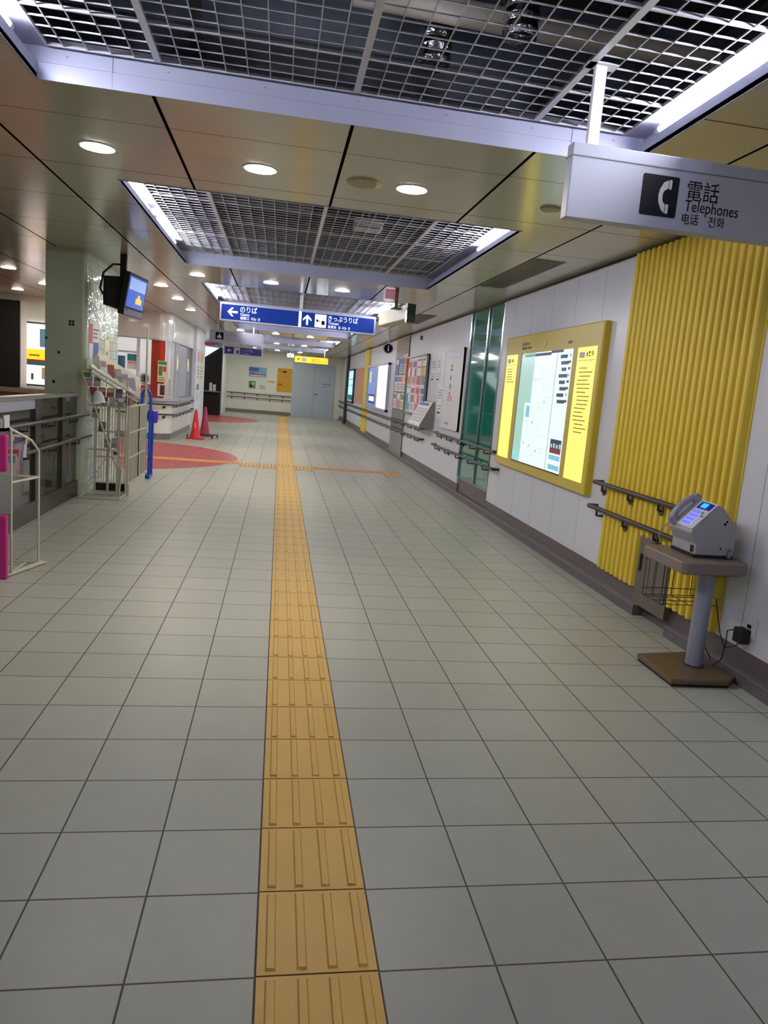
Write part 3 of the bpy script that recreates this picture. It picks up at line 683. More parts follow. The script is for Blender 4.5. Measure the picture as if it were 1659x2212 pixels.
# screen: y 6.01..4.63, z .80..1.905
fs = (Vector((2.468, 6.01, 0.80)), -Y_, Z_); sw, sh = 1.38, 1.105
mb = MB(); mb.fbox(fs, 0, 0, -0.006, sw, sh, 0.0)
mats = ['maplit', 'mapgreen', 'mapblue', 'mapdark', 'mapred', 'mapyel', 'greytext']
for (a, b, c, d, mm) in [(0, 0, .18, 1, 1), (.18, .55, .3, 1, 1), (.22, .42, .30, .52, 2), (.05, .0, .14, .1, 2), (.08, .965, .62, .99, 3), (.62, .98, .84, 1.0, 3)]:
    mb.fbox(fs, a*sw, b*sh, 0, c*sw, d*sh, 0.0006, mm)
mb.fbox(fs, .735*sw, 0, 0, .74*sw, .97*sh, 0.0007, 6)
for k in range(8): 
    y_ = .93-.052*k; mb.fbox(fs, (.80+.02*(k % 3))*sw, y_*sh, 0, (.92+.03*(k % 2))*sw, (y_+.028)*sh, 0.0008, 3)
    mb.fbox(fs, (.95)*sw, (y_+.01)*sh, 0, .985*sw, (y_+.03)*sh, 0.0008, 3 if k % 3 else 2)
mb.fbox(fs, .79*sw, .155*sh, 0, .985*sw, .27*sh, 0.0007, 3); mb.fbox(fs, .79*sw, .155*sh, 0.0007, .985*sw, .19*sh, 0.0011, 4)
for k in range(4): mb.fbox(fs, (.80+.05*k)*sw, .20*sh, 0.0007, (.83+.05*k)*sw, (.23+.008*(k % 2))*sh, 0.0012, 1)
mb.fbox(fs, .79*sw, .10*sh, 0, .985*sw, .14*sh, 0.0007, 2); mb.fbox(fs, .79*sw, .02*sh, 0, .985*sw, .06*sh, 0.0007, 2)
for k in range(9):
    x0 = random.uniform(.05, .6); y0 = random.uniform(.05, .85)
    mb.fbox(fs, x0*sw, y0*sh, 0, (x0+random.uniform(.01, .03))*sw, (y0+.02)*sh, 0.0009, random.choice((1, 5, 2)))
for k in range(46):   # fine street lines
    x0 = random.uniform(.04, .58); y0 = random.uniform(.04, .86)
    if k % 2: mb.fbox(fs, x0*sw, y0*sh, 0, (x0+.12)*sw, (y0+.002)*sh, 0.0007, 1 + (k % 5 == 0)*4)
    else: mb.fbox(fs, x0*sw, y0*sh, 0, (x0+.002)*sw, (y0+.09)*sh, 0.0007, 1)
mb.build('map_screen', mats, t)
mb = MB(); mb.fbox(fs, -0.012, -0.012, -0.01, 0, sh+0.012, 0.003); mb.fbox(fs, -0.012, -0.012, -0.01, sw+0.004, 0, 0.003)
mb.build('screen_gasket', 'darkgrey', t)
for (u0, u1, nm) in ((6.53, 6.16, 'l'), (4.52, 4.13, 'r')):
    f2 = (Vector((2.468, u0, 0.79)), -Y_, Z_); w2 = u0-u1; h2 = 1.115
    mb = MB(); mb.fbox(f2, 0, 0, -0.004, w2, h2, 0.0)
    mb.fbox(f2, .05*w2, .90*h2, 0, .95*w2, .905*h2, 0.0006, 1)
    mb.fbox(f2, .1*w2, .92*h2, 0, .4*w2, .965*h2, 0.0008, 2)
    for k in range(17 if nm == 'r' else 6):
        y_ = .84-.03*k if nm == 'r' else .86-.025*k
        mb.fbox(f2, (.1+.15*random.random())*w2, y_*h2, 0, (.6+.3*random.random())*w2, (y_+.009)*h2, 0.0008, 1)
    mb.build('lit_side_panel', ['yellit', 'oliveprint', 'paper'], t)
    strokes('small_print', f2, .45*w2, .925*h2, 0.0, 0.05, 3 if nm == 'r' else 2, 'black', t)
ft = (Vector((2.469, 6.1, 1.95)), -Y_, Z_)
strokes('small_print', ft, 0.06, 0.035, 0.0, 0.042, 5, 'darkgrey', t)
MB().fbox(ft, 0.06, 0.0, 0, 0.2, 0.022, 0.002).build('blue_caption', 'bluep', t)
strokes('small_print', ft, 0.23, 0.0, 0.0, 0.024, 5, 'browncard', t)
strokes('small_print', ft, 1.33, 0.0, 0.0, 0.03, 3, 'browncard', t)
mb = MB(); mb.cyl((2.470, 5.36, 1.985), (2.467, 5.36, 1.985), 0.045, seg=28, mi=0); mb.box(2.466, 5.352, 1.955, 2.4665, 5.368, 1.995, 1); mb.cyl((2.467, 5.36, 2.012), (2.4655, 5.36, 2.012), 0.009, seg=12, mi=1)
mb.build('information_mark', ['yelframe', 'paper'], t)

# teal glazing
t = thing('teal_glass_screen', (2.55, 7.78, 0.28), 'pair of tall teal glass panels between chrome mullions', 'glass panel')
for y0, y1 in ((7.03, 7.66), (7.70, 8.52)): MB().box(2.545, y0, 0.30, 2.56, y1, H-0.035).build('glass_panel', 'teal', t)
for y in (7.02, 7.68, 8.53): MB().cyl((2.535, y, 0.30), (2.535, y, H-0.035), 0.018, seg=14).build('mullion', 'chrome', t, smooth=True)
MB().box(2.531, 7.005, 0.281, 2.6, 8.545, 0.30).build('sill', 'steel', t)

# white notice board with purple writing
t = thing('notice_board', (2.5, 9.28, 0.91), 'tall white notice board with purple vertical lettering', 'notice board')
fr = onright(9.86, 0.91); w_, h_ = 1.16, 1.19
MB().fbox(fr, 0, 0, 0, w_, h_, 0.03).build('panel', 'white', t)
mb = MB()
for a in ((0, 0, w_, 0.02), (0, h_-0.02, w_, h_), (0, 0, 0.02, h_), (w_-0.03, 0, w_, h_)): mb.fbox(fr, a[0], a[1], 0, a[2], a[3], 0.036)
mb.build('frame', 'white', t)
strokes('vertical_lettering', fr, 0.42, h_-0.33, 0.03, 0.13, 4, 'purple', t, step=(0, -1.1))
MB().fbox(fr, 0.36, 0.42, 0.03, 0.66, 0.50, 0.032).build('pink_sticker', 'pink', t)
strokes('small_print', fr, 0.30, 0.06, 0.03, 0.06, 4, 'greytext', t)
MB().fbox(fr, 0.15, h_-0.12, 0.03, 0.95, h_-0.05, 0.0315).build('heading_strip', 'signframe', t)

# small notices between notice board and poster board
fr0 = onright(11.1, 1.0)
for k, (u, v, w, h, lab) in enumerate(((0.05, 0.62, 0.35, 0.42, 'small white notice left of the tall notice board, with two dark lines below'), (0.50, 0.62, 0.30, 0.42, 'small white notice next to the tall notice board, upper one'), (0.78, 0.08, 0.34, 0.5, 'small white notice hanging low beside the tall notice board'))):
    poster('wall_notice', fr0, u, v, w, h, lab, 'notice', 'small notices above the sloped board', 'white' if k < 2 else 'paper', lines(.1, .9, [.2, .3, .55, .63, .71, .79], .03, 'greytext') + [(.1, .05, .7, .13, 'darkgrey')])

# sloped board
t = thing('sloped_map_board', (2.4, 11.0, 0.83), 'grey sloped tactile map board fixed to the wall between handrails', 'sloped board')
y0, y1 = 10.47, 11.58
mb = MB()
prof = [(XW-0.001, 0.85), (2.285, 0.83), (2.285, 0.86), (2.50, 1.285), (XW-0.001, 1.285)]
V = [(x, y0, z) for x, z in prof] + [(x, y1, z) for x, z in prof]
mb._add(V, [tuple(range(5)), tuple(reversed(range(5, 10)))] + [(i, (i+1) % 5, 5+(i+1) % 5, 5+i) for i in range(5)])
mb.build('housing', 'steel', t)
sl = Vector((2.50-2.285, 0, 1.285-0.86)); L_ = sl.length
fs = (Vector((2.283, y1, 0.862)), -Y_, sl.normalized())
mb = MB(); mb.fbox(fs, 0.02, 0.02, 0.001, 1.09, L_-0.02, 0.005)
mb.fbox(fs, 0.05, L_-0.09, 0.005, 0.9, L_-0.04, 0.0056, 1)
for k in range(11): mb.fbox(fs, 0.08+0.09*k, 0.07, 0.005, 0.10+0.09*k, L_-0.14, 0.0058, 2)
for k in range(5): mb.fbox(fs, 0.08, 0.08+0.06*k, 0.005, 1.0, 0.087+0.06*k, 0.0058, 2)
mb.build('map_face', ['paper', 'bluep', 'greytext'], t)

# poster board with colourful posters
t = thing('poster_board', (2.5, 12.3, 1.0), 'glass fronted poster board crowded with colourful posters', 'poster board')
fr = onright(13.36, 1.0); w_, h_ = 2.1, 1.1
MB().fbox(fr, 0, 0, 0, w_, h_, 0.02).build('backing', 'white', t)
mb = MB()
for a in ((0, 0, w_, 0.025), (0, h_-0.025, w_, h_), (0, 0, 0.025, h_), (w_-0.04, 0, w_, h_)): mb.fbox(fr, a[0], a[1], 0, a[2], a[3], 0.06)
mb.build('frame', 'steel', t)
PC = [('orangep', 'redp', 'paper'), ('pink', 'bluep', 'paper'), ('redp', 'paper', 'cream_paper'), ('greenp', 'cream_paper', 'orangep'), ('skyblue', 'paper', 'bluep'), ('paper', 'redp', 'greytext'), ('pink', 'redp', 'cream_paper'), ('paper', 'bluep', 'skyblue')]
WORDS = ['orange', 'pink', 'red', 'green', 'sky blue', 'white', 'rose', 'white and blue']
for k in range(8):
    u = 0.08+(k % 4)*0.49; v = 0.56 if k < 4 else 0.06
    a, b, c = PC[k]
    mk = [(.08, .72, .92, .93, b), (.08, .35, .5, .66, c), (.55, .35, .92, .66, b)] + lines(.08, .92, [.08, .14, .2, .26], .03, 'greytext')
    poster('poster', fr, u, v, 0.42, 0.47, '%s poster in the poster board, %s row, %s' % (WORDS[k], 'upper' if k < 4 else 'lower', ['at the far end', 'second from the far end', 'third from the far end', 'at the near end'][k % 4]), 'poster', 'posters in the poster board', a, mk, n=0.02)

# mosaic column with flyers
struct('trim_4', MB().box(XW-0.025, 13.42, 0.08, XW+0.05, 15.05, H-0.03), 'grey_mosaic')
fr = onright(15.0, 1.0, XW-0.025)
for k in range(9):
    c, r_ = k % 3, k//3
    cols = [('paper', 'greenp'), ('pink', 'paper'), ('cream_paper', 'greenp'), ('paper', 'bluep'), ('paper', 'redp'), ('cream_paper', 'pink'), ('bluep', 'paper'), ('skyblue', 'bluep'), ('orangep', 'redp')]
    a, b = cols[k]
    poster('flyer', fr, 0.06+c*0.5, 0.04+r_*0.37, 0.44, 0.34, 'flyer on the mosaic column, %s row, %s' % (['bottom', 'middle', 'top'][r_], ['far side', 'middle', 'near side'][c]), 'flyer', 'flyers on the mosaic column', a, [(.08, .6, .92, .92, b)] + lines(.1, .9, [.1, .2, .3, .42], .05, 'greytext'), n=0.002)

# lit advertisement cases
def ad_case(y0, y1, z0, z1, panels, label, marks):
    t = thing('advert_lightbox', (2.5, (y0+y1)/2, z0), label, 'advertisement')
    fr = onright(y1, z0); w_, h_ = y1-y0, z1-z0
    mb = MB()
    for a in ((0, 0, w_, 0.05), (0, h_-0.05, w_, h_), (0, 0, 0.05, h_), (w_-0.05, 0, w_, h_)): mb.fbox(fr, a[0], a[1], 0, a[2], a[3], 0.07)
    if len(panels) > 1: mb.fbox(fr, panels[0][1]-0.02, 0, 0, panels[1][0]+0.02, h_, 0.06)
    mb.build('frame', 'signframe' if len(panels) > 1 else 'darkgrey', t)
    for (u0, u1, mm), mk in zip(panels, marks):
        poster('lit_poster', fr, u0, 0.06, u1-u0, h_-0.12, '', base=mm, marks=mk, n=0.0, th=0.04, parent=t)
    return t
ad_case(15.85, 19.95, 0.90, 2.06, [(0.1, 1.95, 'adblue'), (2.15, 4.02, 'adwhite')], 'double backlit advertisement, blue picture and pinkish white sheet',
        [[(.1, .05, .9, .3, 'bluep'), (.2, .12, .8, .24, 'adwhite'), (.1, .6, .35, .9, 'mapyel')], [(random.random()*.8, random.random()*.9, 0, 0, 'adred') for _ in range(0)] + [(.1+.2*i, .1+.17*j, .16+.2*i, .13+.17*j, 'adred') for i in range(4) for j in range(5)]])
ad_case(24.2, 26.3, 0.87, 2.05, [(0.1, 2.0, 'adteal')], 'far backlit pale teal advertisement near the end wall', [[(.05, .02, .95, .2, 'tealp'), (.1, .5, .9, .54, 'mapblue'), (.1, .7, .9, .74, 'mapblue')]])
# far teal/steel post and brown strip beside it
tagm(MB().cyl((XW-0.065, 26.6, 0.0), (XW-0.065, 26.6, H), 0.06, seg=12), 'downpipe', 'darkgrey', 'dark vertical pipe on the far right wall', 'pipe', smooth=True)
tagm(MB().box(XW-0.012, 21.3, 0.9, XW, 23.6, 2.05).box(XW-0.02, 21.25, 0.88, XW, 21.3, 2.07).box(XW-0.02, 23.6, 0.88, XW, 23.65, 2.07), 'wall_poster', 'tan', 'tall tan poster between the far lit advertisements', 'poster')

# handrails
def handrail(pts, label, wall_n, nb, group='wall handrails', br=True, ends=True):
    """pts: polyline of the rail; wall_n: function giving the bracket foot for a point"""
    t = thing('handrail', pts[0], label, 'handrail', group)
    mb = MB(); mb.tube(pts, 0.0175, 12)
    if ends:
        for e, q in ((0, 1), (-1, -2)):
            p = Vector(pts[e]); f = Vector(wall_n(p)); mb.tube([p, p+(f-p)*0.5, f], 0.0165, 10)
    mb.build('rail', 'rail', t, smooth=True)
    P = [Vector(p) for p in pts]; L = sum((P[i+1]-P[i]).length for i in range(len(P)-1))
    for k in range(nb):
        s = L*(k+0.35)/nb if nb > 1 else L*0.5; i = 0
        while i < len(P)-2 and s > (P[i+1]-P[i]).length: s -= (P[i+1]-P[i]).length; i += 1
        p = P[i] + (P[i+1]-P[i]).normalized()*s; f = Vector(wall_n(p))
        b = MB(); low = Vector((p.x, p.y, p.z-0.055)); fl = Vector((f.x, f.y, p.z-0.06))
        b.tube([p+Vector((0,0,-0.012)), low, low+(fl-low)*0.5, fl], 0.009, 8); d = (fl-low).normalized()
        b.cyl(fl-d*0.006, fl, 0.03, seg=14)
        b.build('bracket', 'bracket', t, smooth=True)
    return t
wr_ = lambda p: (XW-0.0495 if (2.11 < p.y < 3.69 or 19.98 < p.y < 21.1) else (2.543 if 7.03 < p.y < 8.52 else XW), p.y, p.z)
RX = 2.455
for z, y0, y1, nb, l in ((0.842, 2.55, 3.84, 3, 'upper dark handrail over the near yellow panel'), (0.645, 2.55, 3.89, 3, 'lower dark handrail over the near yellow panel'),
                         (0.815, 6.6, 10.03, 5, 'upper dark handrail in front of the teal glass'), (0.615, 6.6, 10.12, 5, 'lower dark handrail in front of the teal glass'),
                         (0.80, 11.23, 29.9, 24, 'upper dark handrail running to the far corner'), (0.61, 11.19, 29.9, 24, 'lower dark handrail running to the far corner')):
    handrail([(RX, y1, z), (RX, y0, z)], l, wr_, nb)
we_ = lambda p: (p.x, D, p.z)
for z, l in ((0.80, 'upper handrail along the end wall'), (0.63, 'lower handrail along the end wall')):
    handrail([(-2.15, D-0.08, z), (0.45, D-0.08, z)], l, we_, 5)

# round information sign
t = thing('information_sign', (2.06, 13.3, 2.14), 'round black information sign hanging from the ceiling by the mosaic column', 'sign')
MB().cyl((2.06, 13.3, 2.235), (2.06, 13.26, 2.235), 0.105, seg=32).build('rim', 'signframe', t, smooth=True)
MB().cyl((2.06, 13.26, 2.235), (2.06, 13.252, 2.235), 0.085, seg=32).build('disc', 'black', t)
mb = MB(); mb.box(2.048, 13.248, 2.185, 2.072, 13.252, 2.25); mb.cyl((2.06, 13.252, 2.275), (2.06, 13.248, 2.275), 0.014, seg=14); mb.box(2.04, 13.248, 2.182, 2.08, 13.252, 2.19)
mb.build('letter_i', 'paper', t)
MB().cyl((2.06, 13.28, 2.33), (2.06, 13.28, H), 0.015, seg=12).build('pole', 'white', t)
# small dark square on wall (sensor)
tagm(MB().box(XW-0.03, 12.15, 2.39, XW, 12.25, 2.46), 'wall_sensor', 'darkgrey', 'small dark sensor high on the right wall', 'sensor')

# ================================================================== PAYPHONE AND STAND
t = thing('payphone_stand', (2.33, 1.99, 0), 'brown pedestal stand carrying the payphone, on a square base', 'stand')
mb = MB(); bp = [(2.09, 1.80), (2.42, 1.79), (2.50, 1.86), (2.50, 2.16), (2.44, 2.24), (2.09, 2.19)]
mb.fpoly((Vector((0, 0, 0)), X_, Y_), bp, 0.012, 0.042); mb.build('base_plate', 'baseplate', t, bevel=0.008)
bp2 = [(x+(2.3-x)*0.04, y+(2.0-y)*0.04) for x, y in bp]
MB().fpoly((Vector((0, 0, 0)), X_, Y_), bp2, 0.0, 0.012).build('rubber_pad', 'rubber', t)
MB().cyl((2.345, 2.02, 0.042), (2.345, 2.02, 0.61), 0.046, seg=32).build('post', 'postgrey', t, smooth=True)
MB().cyl((2.345, 2.02, 0.04), (2.345, 2.02, 0.05), 0.055, seg=32).build('post_collar', 'darkgrey', t, smooth=True)
tp = [(2.075, 1.84), (2.10, 1.815), (2.44, 1.83), (2.475, 1.87), (2.475, 2.22), (2.44, 2.27), (2.10, 2.27), (2.075, 2.24)]
MB().fpoly((Vector((0, 0, 0)), X_, Y_), tp, 0.604, 0.668).build('tabletop', 'table', t, bevel=0.008)
MB().box(2.12, 1.87, 0.592, 2.43, 2.22, 0.612).build('underframe', 'tabledark', t)
mb = MB()   # wire basket for directories under the top
for z in (0.60, 0.42, 0.38):
    mb.tube([(2.10, 2.02, z), (2.10, 2.24, z), (2.44, 2.24, z), (2.44, 2.02, z)], 0.0025, 6)
for x in (2.10, 2.16, 2.22, 2.28, 2.40, 2.44): mb.tube([(x, 2.24, 0.60), (x, 2.24, 0.38), (x, 2.06, 0.38)], 0.0025, 6)
for y in (2.04, 2.12, 2.20): mb.tube([(2.10, y, 0.60), (2.10, y, 0.38), (2.44, y, 0.38)], 0.0025, 6)
mb.build('wire_basket', 'darkgrey', t)

ph = thing('payphone', (2.30, 2.03, 0.668), 'grey public payphone with blue screen standing on the pedestal', 'payphone')
yn, yf = 1.945, 2.185
prof = [(2.205, 0.685), (2.205, 0.74), (2.168, 0.80), (2.17, 0.818), (2.305, 0.957), (2.335, 0.945), (2.425, 0.852), (2.432, 0.685)]
mb = MB(); k = len(prof)
V = [(x, yn, z) for x, z in prof] + [(x, yf, z) for x, z in prof]
mb._add(V, [tuple(range(k)), tuple(reversed(range(k, 2*k)))] + [(i, (i+1) % k, k+(i+1) % k, k+i) for i in range(k)])
mb.build('body', 'phonegrey', ph, bevel=0.005)
MB().box(2.20, yn+0.005, 0.668, 2.43, yf-0.005, 0.686).build('foot', 'rubber', ph)
# sloped face frame
A = Vector((2.170, yf, 0.820)); B = Vector((2.305, yf, 0.959)); up_ = (B-A).normalized(); FL = (B-A).length
ff = (A, -Y_, up_)      # u towards the camera, v up the slope
W_ = yf-yn
MB().fbox(ff, 0.002, 0.0, 0.0, W_-0.002, FL, 0.006).build('face_plate', 'offwhite', ph, bevel=0.003)
bz = MB().fbox(ff, 0.105, 0.135, 0.006, 0.225, 0.182, 0.010).build('screen_bezel', 'lcddark', ph, bevel=0.002)
MB().fbox(ff, 0.13, 0.143, 0.010, 0.185, 0.174, 0.0108).build('screen', 'lcd', bz)
kp = MB().fbox(ff, 0.10, 0.012, 0.006, 0.205, 0.125, 0.0075).build('keypad_plate', 'keypad', ph)
for r_ in range(4):
    for c in range(3):
        MB().fbox(ff, 0.108+c*0.027, 0.020+r_*0.027, 0.0075, 0.128+c*0.027, 0.037+r_*0.027, 0.011).build('key', 'keys', kp)
MB().fbox(ff, 0.192, 0.104, 0.0075, 0.204, 0.118, 0.011).build('key', 'green', kp); MB().fbox(ff, 0.208, 0.085, 0.006, 0.222, 0.096, 0.011).build('key', 'magenta', kp)
# handset resting on the far side of the face
N_ = (-Y_).cross(up_)
def hp(u, v, n): return A + (-Y_)*u + up_*v + N_*n
hs = MB()
hs.tube([hp(0.045, 0.02, 0.032), hp(0.045, 0.05, 0.044), hp(0.045, 0.10, 0.048), hp(0.045, 0.15, 0.044), hp(0.045, 0.18, 0.032)], 0.019, 12)
hs.cyl(hp(0.045, 0.012, 0.006), hp(0.045, 0.018, 0.040), 0.027, 0.022, seg=18); hs.cyl(hp(0.045, 0.188, 0.006), hp(0.045, 0.182, 0.040), 0.029, 0.023, seg=18)
hs.build('handset', 'handset', ph, smooth=True)
MB().fbox(ff, 0.012, 0.0, 0.0, 0.085, FL, 0.007).build('handset_cradle', 'greyplastic', ph)
pts = []
c0, c1 = hp(0.045, -0.01, 0.02), Vector((2.17, 2.20, 0.70))
for i in range(60):
    s = i/59; p = c0.lerp(c1, s) + Vector((-0.035*math.sin(PI*s), 0.02*math.sin(PI*s), -0.02*math.sin(PI*s)))
    pts.append(p + Vector((0.005*math.cos(i*1.3), 0.005*math.sin(i*1.3), 0)))
MB().tube(pts, 0.0022, 6).build('coiled_cord', 'greyplastic', ph, smooth=True)
MB().fbox((Vector((2.2045, yf, 0.69)), -Y_, Z_), 0.19, 0.004, 0.0, 0.222, 0.042, 0.002).build('coin_return', 'blackmatte', ph)
mb = MB(); fy = front(0, yn, 0)
for x, z, r_ in ((2.365, 0.872, 0.006), (2.355, 0.858, 0.007), (2.35, 0.725, 0.005)): mb.cyl((x, yn+0.001, z), (x, yn-0.002, z), r_, seg=12)
mb.build('keyhole', 'black', ph)
mb = MB(); mb.box(2.39, yn-0.012, 0.675, 2.41, yn, 0.712); mb.tube([(2.392, yn-0.006, 0.71), (2.392, yn-0.006, 0.728), (2.408, yn-0.006, 0.728), (2.408, yn-0.006, 0.71)], 0.003, 6)
mb.build('padlock', 'steel', ph)

# outlet, adapter and cables
t = thing('wall_outlet', (2.52, 1.86, 0.28), 'wall outlet plate low on the wall right of the yellow panel', 'outlet')
MB().box(2.522, 1.79, 0.27, XW, 1.90, 0.385).build('plate', 'offwhite', t, bevel=0.003)
MB().box(2.519, 1.83, 0.32, 2.522, 1.86, 0.34).build('socket', 'black', t)
t = thing('power_adapter', (2.49, 1.87, 0.24), 'black power adapter plugged into the wall outlet', 'adapter')
MB().box(2.465, 1.82, 0.235, 2.521, 1.895, 0.315).build('body', 'rubber', t, bevel=0.006)
MB().tube([(2.48, 1.89, 0.30), (2.45, 1.92, 0.28), (2.46, 1.93, 0.2), (2.46, 1.95, 0.10), (2.465, 2.05, 0.02)], 0.0035, 6).build('lead', 'rubber', t, smooth=True)
tagm(MB().tube([(2.45, 2.19, 0.60), (2.49, 2.20, 0.45), (2.495, 2.19, 0.3), (2.485, 2.17, 0.12), (2.50, 2.10, 0.046)], 0.0035, 6), 'power_cable', 'rubber', 'black cable hanging down behind the payphone stand', 'cable', smooth=True)
tagm(MB().tube([(2.46, 2.17, 0.60), (2.50, 2.14, 0.40), (2.505, 2.06, 0.22), (2.49, 1.98, 0.16), (2.50, 1.90, 0.20), (2.51, 1.885, 0.236)], 0.003, 6), 'power_cable', 'rubber', 'thin black cable looping from the stand to the adapter', 'cable', smooth=True)

# ================================================================== HANGING SIGNS
# telephone sign
t = thing('telephone_sign', (1.7, 1.33, 2.135), 'large white hanging telephone sign at upper right', 'sign')
fr = front(1.035, 1.30, 2.135)
pn = MB().box(1.035, 1.30, 2.135, 2.42, 1.36, 2.412).build('sign_box', 'signwhite', t, bevel=0.004)
MB().box(1.033, 1.297, 2.362, 2.422, 1.363, 2.366).build('lid_seam', 'greytext', t)
MB().fpoly(fr, rrect(0.30, 0.046, 0.455, 0.200, 0.008), 0.0, 0.0015).build('pictogram_square', 'black', t)
mb = MB()
hpz = []
cx, cy = 0.402, 0.123
outer = [(cx+0.008, cy+0.062), (cx-0.012, cy+0.052), (cx-0.026, cy+0.025), (cx-0.030, cy), (cx-0.026, cy-0.025), (cx-0.012, cy-0.052), (cx+0.002, cy-0.062), (cx+0.002, cy-0.030), (cx-0.008, cy-0.022), (cx-0.012, cy), (cx-0.006, cy+0.022), (cx+0.008, cy+0.030)]
q = MB(); 
half = len(outer)
for i in range(6):
    a_, b_ = outer[i], outer[i+1] if i+1 < 7 else outer[i]
inner = [outer[11], outer[10], (cx-0.0115, cy+0.011), outer[9], (cx-0.0115, cy-0.011), outer[8], outer[7]]
outr = outer[:7]
for i in range(6): q.fpoly(fr, [outr[i], outr[i+1], inner[i+1], inner[i]], 0.0015, 0.0025)
q.fpoly(fr, rrect(cx+0.011, cy+0.028, cx+0.022, cy+0.064, 0.004), 0.0015, 0.0025); q.fpoly(fr, rrect(cx+0.005, cy-0.064, cx+0.017, cy-0.028, 0.004), 0.0015, 0.0025)
q.build('handset_pictogram', 'paper', pn)
text('lettering', '電話', 0.082, fr, 0.492, 0.128, 0.001, 'black', pn, width=0.138)
text('lettering', 'Telephones', 0.062, fr, 0.49, 0.080, 0.001, 'black', pn, width=0.235)
text('lettering', '电话', 0.045, fr, 0.485, 0.034, 0.001, 'black', pn, width=0.072)
text('lettering', '전화', 0.045, fr, 0.60, 0.034, 0.001, 'black', pn, width=0.072)
for x in (1.12, 2.33): MB().box(x-0.022, 1.32, 2.412, x+0.022, 1.345, 2.71).build('hanging_pole', 'white', t); 
MB().box(1.06, 1.30, 2.70, 1.18, 1.36, 2.706).build('pole_plate', 'white', t)

# large blue sign
t = thing('direction_sign', (0.2, 9.93, 2.24), 'long lit blue direction sign hanging across the corridor', 'sign')
x0, x1, z0, z1 = -0.96, 1.365, 2.225, 2.495
MB().box(x0, 9.90, z0, x1, 10.02, z1).build('sign_box', 'signframe', t, bevel=0.004)
fr = front(x0, 9.90, z0)
pa = MB().fbox(fr, 0.025, 0.022, 0, 1.155, 0.238, 0.003).build('blue_panel', 'signblue', t); pb = MB().fbox(fr, 1.20, 0.022, 0, 2.30, 0.238, 0.003).build('blue_panel', 'signblue', t)
MB().fbox(fr, 1.158, 0.018, 0, 1.197, 0.245, 0.004).build('divider', 'signtext', t)
MB().fpoly(fr, arrow_pts(0.185, 0.135, 0.15, PI/2), 0.003, 0.0045).build('left_arrow', 'signtext', pa)
MB().fpoly(fr, arrow_pts(1.285, 0.130, 0.15, 0), 0.003, 0.0045).build('up_arrow', 'signtext', pb)
text('lettering', 'のりば', 0.10, fr, 0.295, 0.145, 0.004, 'signtext', pa, width=0.245)
text('lettering', 'Gates', 0.058, fr, 0.30, 0.094, 0.004, 'signtext', pa, width=0.13)
text('lettering', '検票口  타는 곳', 0.050, fr, 0.30, 0.040, 0.004, 'signtext', pa, width=0.29)
MB().fpoly(fr, rrect(1.40, 0.035, 1.57, 0.225, 0.006), 0.003, 0.0045).build('pictogram_square', 'signtext', pb)
mb = MB(); mb.fbox(fr, 1.50, 0.075, 0.0045, 1.55, 0.135, 0.0052); mb.fbox(fr, 1.42, 0.115, 0.0045, 1.45, 0.15, 0.0052); mb.fbox(fr, 1.45, 0.12, 0.0045, 1.475, 0.132, 0.0052); mb.fbox(fr, 1.522, 0.15, 0.0045, 1.53, 0.165, 0.0052)
mb.build('ticket_pictogram', 'black', pb)
text('lettering', 'きっぷうりば', 0.092, fr, 1.60, 0.148, 0.004, 'signtext', pb, width=0.45)
text('lettering', 'Tickets', 0.056, fr, 1.60, 0.094, 0.004, 'signtext', pb, width=0.16)
text('lettering', '售票处  표 사는 곳', 0.048, fr, 1.60, 0.040, 0.004, 'signtext', pb, width=0.34)
MB().box(0.20, 9.93, z1, 0.25, 9.98, GZ+0.03).build('hanging_pole', 'white', t)

# toilet sign
t = thing('toilet_sign', (-1.0, 16.0, 2.17), 'white hanging toilet sign with a black pictogram, far left', 'sign')
MB().box(-1.66, 16.0, 2.17, -0.50, 16.08, 2.43).build('sign_box', 'signwhite', t)
fr = front(-1.66, 16.0, 2.17)
MB().fbox(fr, 0.13, 0.06, 0, 0.31, 0.22, 0.003).build('pictogram_square', 'black', t)
mb = MB(); mb.fbox(fr, 0.205, 0.09, 0.003, 0.235, 0.16, 0.004); mb.cyl((-1.44, 15.997, 2.345), (-1.44, 15.995, 2.345), 0.014, seg=12); mb.fbox(fr, 0.17, 0.10, 0.003, 0.195, 0.14, 0.004); mb.fbox(fr, 0.245, 0.08, 0.003, 0.26, 0.14, 0.004)
mb.build('figure_pictogram', 'paper', t)
text('lettering', 'お手洗', 0.085, fr, 0.37, 0.14, 0.001, 'greytext', t, width=0.24); text('lettering', 'Restrooms', 0.045, fr, 0.37, 0.085, 0.001, 'greytext', t, width=0.26); text('lettering', '厕所  화장실', 0.04, fr, 0.37, 0.035, 0.001, 'greytext', t, width=0.3)
for x in (-1.5, -0.7): MB().box(x, 16.03, 2.43, x+0.03, 16.06, H).build('hanging_pole', 'white', t)

